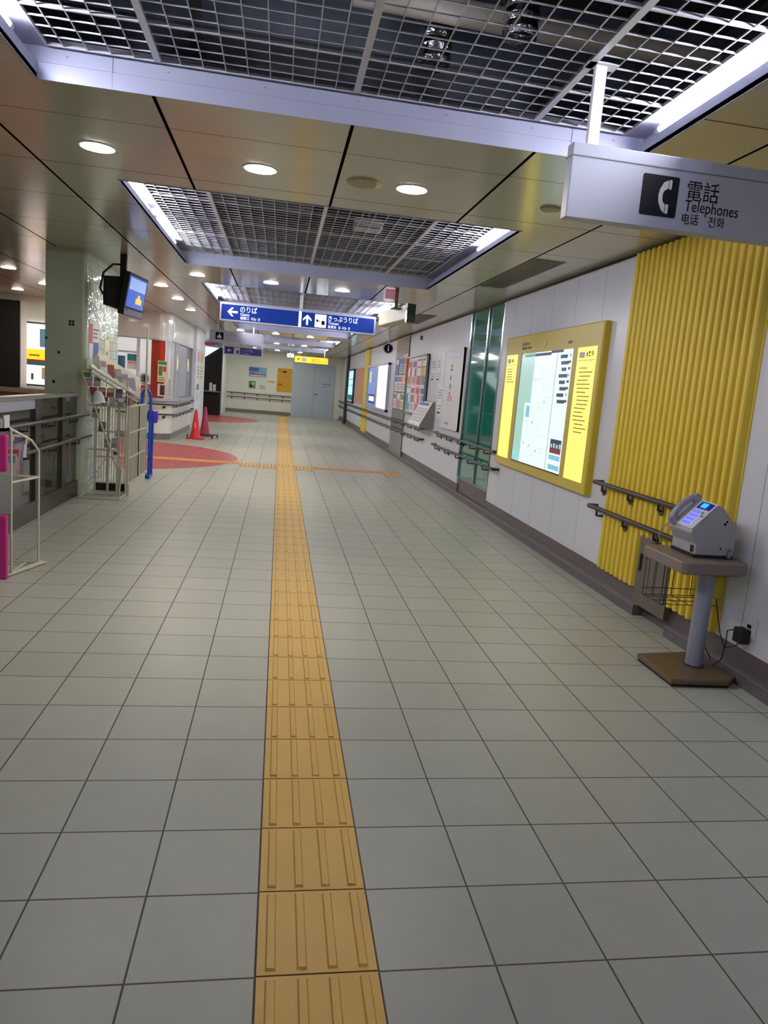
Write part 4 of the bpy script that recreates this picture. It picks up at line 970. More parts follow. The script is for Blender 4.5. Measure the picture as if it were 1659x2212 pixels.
# dull navy sign
t = thing('direction_sign', (-1.0, 17.5, 1.97), 'unlit navy direction sign hanging below the toilet sign', 'sign')
MB().box(-1.44, 17.5, 1.955, -0.50, 17.58, 2.165).build('sign_box', 'signframe', t)
fr = front(-1.44, 17.5, 1.955)
MB().fbox(fr, 0.02, 0.02, 0, 0.92, 0.19, 0.003).build('navy_panel', 'navy', t)
MB().fpoly(fr, arrow_pts(0.13, 0.105, 0.11, PI/2), 0.003, 0.0045).build('left_arrow', 'navytext', t)
MB().fbox(fr, 0.24, 0.03, 0.003, 0.39, 0.18, 0.0045).build('pictogram_square', 'navytext', t); MB().fbox(fr, 0.30, 0.05, 0.0045, 0.37, 0.11, 0.0052).build('ticket_pictogram', 'navy', t)
text('lettering', 'きっぷうりば', 0.075, fr, 0.42, 0.10, 0.004, 'navytext', t, width=0.28); text('lettering', 'Tickets', 0.045, fr, 0.42, 0.04, 0.004, 'navytext', t, width=0.2)
MB().box(-0.53, 17.52, 2.16, -0.49, 17.56, H).build('hanging_pole', 'white', t)

# yellow exit direction sign
t = thing('direction_sign', (1.0, 24.0, 2.1), 'small lit yellow direction sign hanging near the far doors', 'sign')
MB().box(0.42, 24.0, 2.10, 1.54, 24.1, 2.30).build('sign_box', 'signyellow', t)
fr = front(0.42, 24.0, 2.10)
MB().fpoly(fr, arrow_pts(0.13, 0.10, 0.10, PI/2), 0.0, 0.003).build('left_arrow', 'black', t)
MB().fbox(fr, 0.24, 0.03, 0, 0.38, 0.17, 0.003).build('pictogram_square', 'paper', t)
text('lettering', '出口', 0.14, fr, 0.56, 0.045, 0.001, 'black', t, width=0.25); text('lettering', 'Exit', 0.07, fr, 0.85, 0.06, 0.001, 'oliveprint', t)
for x in (0.55, 1.4): MB().box(x, 24.03, 2.30, x+0.03, 24.06, 3.75).build('hanging_pole', 'white', t)
# emergency exit sign
t = thing('emergency_exit_sign', (0.3, 27.0, 2.34), 'small lit pale green emergency exit sign under the far ceiling', 'sign')
MB().box(0.18, 27.0, 2.33, 0.43, 27.06, 2.47).build('sign_box', 'exitlit', t)
fr = front(0.18, 27.0, 2.33); MB().fbox(fr, 0.09, 0.03, 0, 0.12, 0.10, 0.003).fbox(fr, 0.12, 0.05, 0, 0.15, 0.07, 0.003).build('running_figure', 'green', t)
MB().box(0.29, 27.02, 2.47, 0.32, 27.04, H).build('hanging_pole', 'white', t)

# beige hanging monitor housing (right)
t = thing('hanging_monitor', (1.27, 7.35, 2.58), 'beige hanging monitor housing with a dark screen end, right of the blue sign', 'monitor')
ax = Vector((1.385-1.17, 6.98-8.0, 0.03)).normalized(); sd = Vector((-ax.y, ax.x, 0)).normalized()*-1
O = Vector((1.15, 7.85, 2.18)); L_ = 0.92
def mp(a, b, c): return O + ax*a + Vector((1, 0.15, 0))*b + Z_*c
mb = MB()
V = [mp(a, b, c) for a in (0, L_) for (b, c) in ((0.0, 0.02), (0.09, 0.0), (0.09, 0.17), (0, 0.19))]
mb._add(V, [(0,1,2,3), (7,6,5,4), (0,4,5,1), (1,5,6,2), (2,6,7,3), (3,7,4,0)]); mb.build('housing', 'beige', t, bevel=0.01)
mb = MB(); V = [mp(a, b, c) for a in (L_, L_+0.05) for (b, c) in ((0.0, -0.015), (0.10, -0.015), (0.10, 0.19), (0.0, 0.195))]
mb._add(V, [(0,1,2,3), (7,6,5,4), (0,4,5,1), (1,5,6,2), (2,6,7,3), (3,7,4,0)]); mb.build('screen_unit', 'darkgreen', t)
MB().box(1.24, 7.15, 2.36, 1.275, 7.19, H).build('hanging_pole', 'browncard', t)
MB().box(1.20, 7.10, 2.35, 1.32, 7.24, 2.362).build('mount_plate', 'darkgrey', t)
MB().box(1.12, 7.165, 2.46, 1.236, 7.17, H-0.01).build('hanging_tag', 'pink', t)

# ================================================================== LEFT SIDE
# sage pillar with glazed side
pts = []
x0, x1, y0, y1, r = -2.47, -2.065, 6.8, 8.35, 0.05
pts = [(x0, y1), (x0, y0), (x1-r, y0)] + [(x1-r+r*math.sin(a), y0+r-r*math.cos(a)) for a in (0.26, 0.52, 0.78, 1.05, 1.31)] + [(x1, y0+r), (x1, y1)]
mb = MB(); k = len(pts)
V = [(x, y, 0) for x, y in pts] + [(x, y, H) for x, y in pts]
mb._add(V, [tuple(range(k)), tuple(reversed(range(k, 2*k)))])
for i in range(k):
    mb._add([V[i], V[(i+1) % k], V[k+(i+1) % k], V[k+i]], [(0, 1, 2, 3)], 1 if i >= k-2 and i < k-1 else 0)
bmt = struct('wall_pillar', mb, ['pillar_front', 'mosaic'])
fr = front(-2.47, 6.8, 0)
for (u, v, s, lab) in ((0.235, 1.80, 0.05, 'small dark four-part vent mark on the sage pillar'), (0.13, 1.50, 0.018, 'small dark hole in the middle of the sage pillar'), (0.08, 1.19, 0.022, 'small dark fitting low on the sage pillar'), (0.005, 1.64, 0.018, 'small dark fitting on the left edge of the sage pillar')):
    mb = MB()
    if s > 0.03:
        for a in (0, 1):
            for b in (0, 1): mb.fbox(fr, u+a*0.03, v+b*0.03, 0, u+a*0.03+0.022, v+b*0.03+0.022, 0.004)
    else: mb.fbox(fr, u, v, 0, u+s, v+s*1.4, 0.004)
    tagm(mb, 'pillar_fitting', 'black', lab, 'fitting')
# stickers on the glazed side
fl_ = onleft(6.9, 1.45, x1)
poster('sticker', fl_, 0.02, 0.02, 0.45, 0.42, 'red, white and blue notice on the glazed side of the pillar', 'notice', None, 'paper', [(.0, .4, .35, .9, 'redp'), (.4, .05, .95, .45, 'bluep')] + lines(.4, .95, [.55, .65, .75], .05, 'greytext'), n=0.001)
poster('sticker', fl_, 0.75, -0.35, 0.22, 0.62, 'tall yellow strip notice on the glazed side of the pillar', 'notice', None, 'cream_paper', [(.3, .1+.12*k, .7, .18+.12*k, 'greytext') for k in range(6)], n=0.001)

# television on a ceiling pole
t = thing('hanging_television', (-1.70, 6.85, 2.578), 'black hanging television beside the pillar, blue programme on screen', 'television')
MB().box(-1.735, 6.78, 2.33, -1.675, 6.84, H).build('ceiling_pole', 'blackmatte', t)
mb = MB()
V = [(-1.875, 6.67, 2.04), (-1.64, 6.67, 2.0), (-1.62, 7.15, 2.0), (-1.86, 7.15, 2.04), (-1.875, 6.67, 2.33), (-1.64, 6.67, 2.34), (-1.60, 7.15, 2.34), (-1.86, 7.15, 2.33)]
mb._add(V, [(0,3,2,1),(4,5,6,7),(0,1,5,4),(1,2,6,5),(2,3,7,6),(3,0,4,7)]); mb.build('housing', 'blackmatte', t, bevel=0.012)
nt_, nb_, ft_, fb_ = Vector((-1.595, 6.60, 2.385)), Vector((-1.665, 6.62, 1.955)), Vector((-1.515, 7.20, 2.385)), Vector((-1.585, 7.22, 1.955))
U = (ft_-nt_).normalized(); Vv = (nt_-nb_).normalized(); N = U.cross(Vv)
fT = (nb_, U, Vv); w_, h_ = (ft_-nt_).length, (nt_-nb_).length
sf = MB().fbox(fT, 0, 0, -0.06, w_, h_, 0.0).build('screen_frame', 'blackmatte', t, bevel=0.006)
mb = MB(); mb.fbox(fT, 0.03, 0.09, 0, w_-0.03, h_-0.03, 0.002, 0)
mb.fbox(fT, 0.05, h_*0.62, 0.002, w_-0.05, h_-0.045, 0.003, 1); mb.fbox(fT, w_*0.5, 0.14, 0.002, w_*0.8, 0.2, 0.003, 2); mb.fbox(fT, w_*0.58, 0.2, 0.002, w_*0.7, 0.235, 0.003, 2)
mb.build('screen', ['tvblue', 'tvpale', 'tvyel'], sf)
MB().fbox(fT, 0.01, 0.005, 0.0, w_-0.01, 0.07, 0.004).build('lower_bezel', 'tvgrey', sf)
MB().tube([(-1.73, 6.8, 2.47), (-1.80, 6.76, 2.46), (-1.88, 6.70, 2.36), (-1.905, 6.68, 2.2), (-1.87, 6.66, 2.14)], 0.011, 8).build('cable', 'rubber', t, smooth=True)

# stairwell fence
t = thing('stair_fence', (-2.14, 5.0, 0), 'low taupe framed glass fence along the left, around the stairwell', 'fence')
FX = -2.14; f0, f1 = 2.2, 7.06
MB().box(FX-0.06, f0, 1.075, FX+0.03, f1, 1.11).build('cap_rail', 'fencetop', t)
MB().box(FX-0.03, f0, 0.0, FX+0.015, f1, 0.17).build('kick_board', 'fence', t)
for a, b in ((2.2, 2.3), (3.7, 3.82), (5.36, 5.52), (6.18, 6.30), (6.98, 7.06)):
    MB().box(FX-0.035, a, 0.17, FX+0.02, b, 1.075).build('post', 'fence', t)
for a, b in ((2.3, 3.7), (3.82, 5.36), (5.52, 6.18), (6.30, 6.98)):
    MB().box(FX-0.012, a, 0.17, FX-0.004, b, 1.075).build('glass_pane', 'smoked', t)
MB().box(FX-0.02, 3.82, 0.99, FX+0.016, 5.36, 1.075).build('upper_band', 'signframe', t)  # pale solid band put in for the reflection on the top pane
wf_ = lambda p: (FX+0.018, p.y, p.z)
for z, l, e in ((0.88, 'upper handrail on the stairwell fence', 7.2), (0.645, 'lower handrail on the stairwell fence', 7.3)):
    handrail([(FX+0.085, 2.4, z), (FX+0.085, e-0.25, z)], l, wf_, 6, 'fence handrails')
# parapet behind fence
tagm(MB().box(-3.9, 2.0, 0, -3.75, 6.5, 0.95), 'stair_parapet', 'fence', 'low parapet on the other side of the stairwell, seen through the fence', 'parapet')

# dark board and ticket machine on the far left wall
t = thing('dark_display_board', (-5.3, 13.35, 0.88), 'tall black display board at the far left edge', 'display board')
MB().box(-6.2, 13.28, 0.885, -4.80, 13.395, 2.46).build('board', 'blackmatte', t)
MB().box(-4.80, 13.30, 0.885, -4.785, 13.395, 2.47).build('edge_strip', 'white', t)
poster('wall_poster', front(-4.70, 13.4, 0.93), 0, 0, 0.75, 1.18, 'bright advertisement left of the sage pillar with a yellow band', 'poster', None, 'adwhite',
       [(0, .42, 1, .58, 'signyellow'), (.0, .38, 1, .42, 'redp'), (0, .33, 1, .38, 'tealp'), (.35, .12, .6, .3, 'cream_paper'), (.1, .1, .16, .2, 'greenp'), (0, .97, 1, 1, 'steel'), (.3, .62, .9, .9, 'skyblue'), (.05, .47, .3, .50, 'black'), (0, .0, 1, .03, 'steel')], n=0.0, th=0.05)

# ---- brochure rack with lattice cage
def bars(mb, pts_list, r, mi=0):
    for a in pts_list: mb.tube(a, r, 6, mi)
t = thing('brochure_rack', (-1.88, 6.75, 0), 'white wire brochure rack standing beside the pillar', 'brochure rack')
mb = MB()
XL, XR, YF, YB = -2.07, -1.66, 6.62, 6.95
for x in (XL, XR):
    bars(mb, [[(x, YF, 0.012), (x, YB+0.2, 0.012)], [(x, YB, 0.012), (x, YB, 1.30)]], 0.009)
bars(mb, [[(XL, YF, 0.012), (XR, YF, 0.012)], [(XL, YB+0.2, 0.012), (XR, YB+0.2, 0.012)], [(XL, YB, 0.5), (XR, YB, 0.5)], [(XL, YB, 0.98), (XR, YB, 0.98)]], 0.009)
bars(mb, [[(XL-0.01, YF, 0.05), (XL+0.16, YF+0.1, 0.28), (-1.83, YF+0.2, 0.44)], [(XL+0.03, YF, 0.04), (XL+0.16, YF+0.1, 0.22)]], 0.008)
bars(mb, [[(XL, YF+0.05, 1.33), (-1.70, YF, 0.40), (-1.64, YF, 0.33), (-1.66, YF, 0.06)]], 0.011)
bars(mb, [[(XR, YB, 0.98), (-1.62, YF, 0.62), (XR, YF, 0.30), (XR, YF, 0.012)]], 0.008)
mb.build('wire_frame', 'cream', t, smooth=True)
mb = MB()   # lattice cage front: x -1.94..-1.62 at y ~7.0, side running back along x=-1.6
for k in range(13):
    x = -1.985+k*0.027; mb.box(x-0.004, 7.0, 0.14, x+0.004, 7.008, 0.99)
for z in (0.03, 0.13, 0.42, 0.70, 0.99): mb.box(-2.0, 6.995, z-0.008, -1.645, 7.012, z+0.008)
for x in (-2.0, -1.86, -1.76, -1.65): mb.box(x-0.011, 6.99, 0.02, x+0.011, 7.014, 1.0)
mb.build('lattice_panel', 'cream', t)
mb = MB()
for k in range(13):
    y = 7.05+k*0.078; mb.box(-1.650, y-0.007, 0.12, -1.638, y+0.007, 0.99)
for z in (0.13, 0.42, 0.70, 0.99): mb.box(-1.652, 7.0, z-0.008, -1.636, 8.0, z+0.008)
for y in (7.25, 7.6, 8.0): mb.box(-1.655, y-0.011, 0.0, -1.633, y+0.011, 1.0 if y < 7.9 else 1.25)
mb.build('lattice_panel', 'cream', t)
MB().box(-1.66, 7.0, 0.0, -1.63, 8.0, 0.12).build('plinth', 'cream', t)
MB().box(-1.99, 7.02, 0.03, -1.66, 7.05, 0.13).build('dark_infill', 'blackmatte', t)
mb = MB()   # sloping upper shelf running back to the right
mb.sheetpoly([(-1.97, 6.60, 1.385), (-1.60, 7.0, 1.13), (-1.60, 7.35, 1.30), (-1.97, 6.95, 1.55)], 0.006)
bars(mb, [[(-1.97, 6.60, 1.39), (-1.57, 7.0, 1.11)], [(-1.97, 6.62, 1.34), (-1.57, 7.02, 1.05)]], 0.012)
mb.build('sloping_shelf', 'cream', t)
MB().box(-1.655, 7.98, 0, -1.635, 8.0, 1.9).build('tall_upright', 'cream', t)
# brochures
for n_, c in (('mutepink', (190, 150, 165)), ('muteviolet', (140, 120, 160)), ('mutered', (150, 70, 72)), ('mutegreen', (130, 150, 130)), ('mutegrey', (170, 168, 165)), ('mutebrown', (96, 70, 66)), ('mutesand', (190, 180, 150))): M[n_] = mat('print_'+n_[4:], c, 0.35, var=0.1, scale=30)
cols = ['mutepink', 'mutegrey', 'muteviolet', 'mutesand', 'mutegreen', 'mutered', 'paper', 'muteviolet', 'mutebrown', 'mutegrey', 'mutepink', 'mutered']
cnt = 0
def brochure(x, y, z, w, h, tilt, mcol, mcol2, lab):
    fr = (Vector((x, y, z)), X_, Vector((0, math.sin(tilt), math.cos(tilt))))
    return poster('brochure', fr, 0, 0, w, h, lab, 'brochure', 'brochures in the wire rack', mcol, [(.1, .55, .9, .9, mcol2), (.1, .1, .6, .16, 'greytext'), (.1, .25, .8, .3, 'greytext')], n=0, th=0.004)
rows_ = [(1.19, -2.04, 2, 0.07), (1.08, -2.00, 4, 0.075), (0.99, -1.88, 3, 0.07), (0.86, -1.97, 1, 0.08), (0.72, -1.90, 1, 0.07), (0.55, -1.84, 2, 0.06), (0.42, -1.76, 1, 0.06)]
ord_ = ['top', 'second', 'third', 'fourth', 'fifth', 'sixth', 'lowest']
pos_ = ['leftmost', 'second from left', 'third from left', 'rightmost']
for r_, (z, x, n, w) in enumerate(rows_):
    for k in range(n):
        a = cols[(r_*5+k*3) % 12]; b = cols[(r_*3+k*5+2) % 12]
        brochure(x+k*w*1.08, 6.70+0.03*k, z, w, 0.105, 0.25, a, b, 'brochure in the wire rack, %s row, %s' % (ord_[r_], (pos_[k] if k < n-1 or n == 1 else 'rightmost') if n > 2 else ('only one' if n == 1 else ('left one' if k == 0 else 'right one'))))
for k in range(6):
    s = k/5.4
    fr = (Vector((-1.95+0.33*s, 6.66+0.36*s, 1.37-0.22*s)), Vector((0.68, 0.73, 0)).normalized(), Vector((-0.2, 0.45, 0.9)).normalized())
    poster('brochure', fr, 0, 0, 0.078, 0.16, 'leaflet on the sloping shelf of the rack, number %s from the left' % ['one', 'two', 'three', 'four', 'five', 'six'][k], 'brochure', 'leaflets on the sloping shelf', cols[(k*5+1) % 12], [(.1, .5, .9, .9, cols[(k*7+3) % 12])])
# white lamp-like holder
tagm(MB().lathe((-1.90, 6.66, 1.03), [(0.075, 0), (0.06, 0.06), (0.035, 0.11), (0.001, 0.12)], 18), 'white_cover', 'paper', 'white dome shaped cover in the brochure rack', 'cover', smooth=True)
tagm(MB().box(-1.70, 7.05, 1.0, -1.66, 7.3, 1.18), 'brown_folder', 'brownp', 'dark brown folder stack behind the rack', 'folder')
poster('notice_card', front(-2.075, 6.70, 1.27), 0, 0, 0.10, 0.10, 'yellow green card at the top left of the brochure rack', 'card', None, 'cream_paper', [(.1, .1, .9, .6, 'greenp')])

# blue stand
t = thing('umbrella_stand', (-1.62, 8.5, 0), 'tall royal blue tubular stand behind the brochure rack', 'stand')
mb = MB(); bars(mb, [[(-1.77, 8.45, 0.03), (-1.77, 8.45, 1.10), (-1.74, 8.45, 1.15), (-1.69, 8.45, 1.15), (-1.66, 8.45, 1.10), (-1.66, 8.45, 0.03)]], 0.021)
bars(mb, [[(-1.76, 8.62, 0.03), (-1.76, 8.62, 1.05)], [(-1.66, 8.62, 0.03), (-1.66, 8.62, 0.9)]], 0.022)
mb.build('frame', 'blueobj', t, smooth=True)
MB().box(-1.76, 8.46, 0.1, -1.70, 8.48, 1.05).build('panel', 'skyblue', t)
MB().box(-1.80, 8.40, 0.0, -1.64, 8.66, 0.05).build('foot', 'blueobj', t, bevel=0.01)
MB().lathe((-1.635, 8.5, 0.72), [(0.001, 0.0), (0.06, 0.02), (0.07, 0.09), (0.06, 0.17), (0.001, 0.19)], 16).build('round_tray', 'violet', t, smooth=True)

# ---- near left: magenta stand with white wire rack
t = thing('magenta_leaflet_stand', (-1.76, 3.42, 0), 'magenta leaflet stand with white posters at the left edge', 'leaflet stand')
MB().box(-2.02, 3.36, 0.0, -1.685, 3.40, 0.42).build('lower_board', 'magenta', t, bevel=0.01)
MB().box(-2.02, 3.36, 0.70, -1.685, 3.40, 0.935).build('upper_board', 'magenta', t, bevel=0.01)
MB().box(-2.02, 3.40, 0.0, -1.78, 3.44, 0.95).build('grey_body', 'greyplastic', t)
MB().box(-2.0, 3.354, 0.735, -1.735, 3.36, 0.905).build('white_sheet', 'paper', t)
MB().box(-2.0, 3.354, 0.235, -1.735, 3.36, 0.39).build('pale_blue_sheet', 'skyblue', t)
t = thing('wire_leaflet_rack', (-1.68, 3.6, 0), 'cream wire leaflet rack behind the magenta stand', 'leaflet rack')
mb = MB()
for y, zt in ((3.45, 0.98), (3.78, 0.86)):
    pass
bars(mb, [[(-1.70, 3.42, 0.012), (-1.70, 3.82, 0.012)], [(-1.62, 3.78, 0.02), (-1.62, 3.78, 0.80), (-1.66, 3.76, 0.87), (-1.78, 3.5, 1.0)], [(-1.69, 3.46, 0.02), (-1.69, 3.46, 0.96)], [(-1.69, 3.46, 0.62), (-1.62, 3.78, 0.62)],
          [(-1.95, 3.78, 0.02), (-1.62, 3.78, 0.02)], [(-1.95, 3.46, 0.02), (-1.69, 3.46, 0.02), (-1.60, 3.80, 0.02)], [(-1.95, 3.78, 0.62), (-1.62, 3.78, 0.62)], [(-1.70, 3.42, 0.012), (-1.58, 3.82, 0.012)]], 0.0085)
mb.build('wire_frame', 'cream', t, smooth=True)
for k in range(4):
    fr = (Vector((-1.80+0.012*k, 3.60+0.03*k, 0.64+0.04*k)), X_, Vector((0, 0.2, 0.98)))
    poster('leaflet', fr, 0, 0, 0.09, 0.15, 'leaflet in the near wire rack, %s' % ['front one', 'second', 'third', 'rear one'][k], 'leaflet', 'leaflets in the near wire rack', ['mutegrey', 'mutepink', 'muteviolet', 'paper'][k], [(.1, .6, .9, .9, ['tealp', 'mutered', 'mutegrey', 'greytext'][k])])
t = thing('clear_leaflet_box', (-1.80, 3.45, 0.95), 'clear plastic leaflet box on top of the magenta stand', 'leaflet box')
MB().box(-1.95, 3.42, 0.95, -1.72, 3.52, 0.97).box(-1.95, 3.42, 0.95, -1.72, 3.424, 1.03).box(-1.724, 3.42, 0.95, -1.72, 3.52, 1.05).build('box', 'offwhite', t)

# ---- booth
CX, CY, CR = -2.55, 14.62, 0.32     # rounded corner centre
def booth_ring(z0, z1, inset=0.0, y_end=18.0, x_end=-4.6, th=0.06):
    out = [(x_end, CY-CR+inset)]
    for i in range(9):
        a = -PI/2 + PI/2*i/8; out.append((CX+(CR-inset)*math.cos(a), CY+(CR-inset)*math.sin(a)))
    out.append((CX+CR-inset, y_end))
    inn = [(x_end, CY-CR+inset+th)]
    for i in range(9):
        a = -PI/2 + PI/2*i/8; inn.append((CX+(CR-inset-th)*math.cos(a), CY+(CR-inset-th)*math.sin(a)))
    inn.append((CX+CR-inset-th, y_end))
    mb = MB(); k = len(out)
    for i in range(k-1):
        a, b, c, d = out[i], out[i+1], inn[i+1], inn[i]
        mb._add([(a[0],a[1],z0),(b[0],b[1],z0),(c[0],c[1],z0),(d[0],d[1],z0),(a[0],a[1],z1),(b[0],b[1],z1),(c[0],c[1],z1),(d[0],d[1],z1)],
                [(0,3,2,1),(4,5,6,7),(0,1,5,4),(1,2,6,5),(2,3,7,6),(3,0,4,7)])
    return mb
t = thing('ticket_booth', (-2.55, 15.5, 0), 'white station office booth with a rounded corner and windows', 'booth')
booth_ring(0.13, 0.80).build('lower_panel', 'booth', t, smooth=True)
booth_ring(0.0, 0.13, 0.02).build('plinth', 'steel', t, smooth=True)
booth_ring(0.80, 0.85, -0.06, th=0.25).build('counter', 'signframe', t, smooth=True)
booth_ring(2.045, H).build('upper_band', 'booth', t, smooth=True)
booth_ring(2.02, 2.05, -0.01).build('band_edge', 'signframe', t, smooth=True)
booth_ring(0.85, 2.02, 0.03, th=0.008).build('window_glass', 'glass', t, smooth=True)
yb = CY-CR
for x in (-2.92, -3.75): MB().box(x, yb, 0.85, x+0.06, yb+0.05, 2.03).build('window_post', 'white', t)
MB().box(-3.4, yb+0.01, 1.72, -2.9, yb+0.04, 1.76).build('transom', 'white', t)
MB().box(-2.64, yb+0.045, 0.855, -2.37, yb+0.06, 2.02).build('vermilion_panel', 'vermilion', t)
for y in (14.95, 15.4, 16.85, 17.95): MB().box(-2.27, y, 0.85, -2.23, y+0.05, 2.03).build('window_post', 'signframe', t)
MB().box(-2.275, 15.45, 0.87, -2.245, 16.85, 2.0).build('grey_shutter', 'signframe', t)
MB().box(-4.6, 17.9, 0, -2.3, 18.0, H).box(-4.6, 14.3, 0, -4.55, 18.0, H).build('rear_wall', 'boothin', t)
MB().box(-4.5, 16.3, 0, -2.35, 16.36, H).build('inner_partition', 'boothin', t)
fy_ = front(-2.50, yb, 0)
poster('booth_notice', fy_, 0.0, 1.185, 0.19, 0.43, 'green headed notice on the vermilion panel of the booth', 'notice', None, 'cream_paper', [(.05, .82, .95, .97, 'green'), (.1, .3, .5, .75, 'greenp'), (.55, .5, .9, .75, 'redp')] + lines(.1, .9, [.05, .12, .19], .03, 'greytext'), n=0.0)
poster('booth_notice', fy_, 0.01, 0.90, 0.15, 0.25, 'dark red and white notice below the green headed one', 'notice', None, 'paper', [(.3, .1, .95, .9, 'brownp'), (.45, .2, .5, .8, 'paper'), (.65, .2, .7, .8, 'paper'), (.5, .1, .8, .2, 'redp')], n=0.0)
poster('booth_notice', fy_, 0.21, 0.88, 0.07, 0.42, 'narrow white timetable strip beside the vermilion panel', 'notice', None, 'paper', [(.1, .08*k+.05, .9, .08*k+.08, 'greytext') for k in range(11)], n=0.0)
poster('booth_notice', front(-3.28, yb+0.02, 1.03), 0, 0, 0.14, 0.62, 'blue and teal banner in the booth window', 'notice', None, 'bluep', [(.35, .0, 1, 1, 'tealp')])
poster('booth_notice', front(-3.10, yb+0.02, 1.40), 0, 0, 0.18, 0.30, 'rounded teal sticker in the booth window', 'notice', None, 'paper', [(.0, .55, 1, 1, 'tealp'), (.1, .35, .9, .5, 'pink')])
fz = onleft(15.0, 0.9, -2.228)
poster('booth_notice', fz, 0.05, 0.55, 0.25, 0.3, 'yellow notice on the booth side window, near end', 'notice', None, 'cream_paper', [(.1, .2, .9, .8, 'mapyel')], n=0.0)
poster('booth_notice', fz, 1.9, 0.55, 0.25, 0.3, 'yellow notice on the booth side window, far end', 'notice', None, 'cream_paper', [(.1, .2, .9, .8, 'mapyel')], n=0.0)
fc = front(-3.2, 0, 0)
fcol = onleft(18.1, 0.7, -2.148)
for k, (u, v, w, h, a, b) in enumerate(((0.1, 0.55, 0.7, 0.8, 'white', 'pink'), (0.95, 0.55, 0.7, 0.8, 'cream_paper', 'orangep'), (0.1, 0.0, 0.7, 0.5, 'paper', 'greytext'))):
    poster('column_poster', fcol, u, v, w, h, ['pinkish poster high on the pale column beside the booth', 'orange poster high on the pale column beside the booth', 'white poster low on the pale column beside the booth'][k], 'poster', 'posters on the pale column', a, [(.1, .6, .9, .9, b)] + lines(.1, .9, [.1, .2, .3, .4], .03, 'greytext'), n=0.0)
# lamp inside booth
tagm(MB().box(-3.9, 14.9, H-0.06, -2.9, 15.1, H-0.02), 'office_lamp', 'boothlamp', 'lit ceiling lamp inside the station booth', 'lamp')
# booth handrails
for z, l in ((0.735, 'upper handrail curving around the booth corner'), (0.53, 'lower handrail curving around the booth corner')):
    P = [(-3.6, yb-0.08, z)] + [(CX+(CR+0.08)*math.cos(-PI/2+PI/2*i/8), CY+(CR+0.08)*math.sin(-PI/2+PI/2*i/8), z) for i in range(9)] + [(CX+CR+0.08, 17.9, z)]
    def wb_(p):
        if p.x <= CX: return (p.x, yb, p.z)
        if p.y >= CY: return (CX+CR, p.y, p.z)
        d = Vector((p.x-CX, p.y-CY, 0)).normalized(); return (CX+d.x*CR, CY+d.y*CR, p.z)
    handrail(P, l, wb_, 9, 'booth handrails')
# orange machine and staff member in booth
t = thing('card_reader', (-2.80, 14.4, 0.85), 'orange faced machine on the booth counter', 'machine')
MB().box(-2.83, 14.36, 0.85, -2.70, 14.50, 1.09).build('body', 'vermilion', t, bevel=0.01); MB().box(-2.81, 14.355, 0.93, -2.74, 14.36, 1.04).build('label', 'orangep', t)
MB().box(-2.70, 14.36, 0.85, -2.58, 14.48, 1.12).build('grey_screen', 'greyplastic', t)

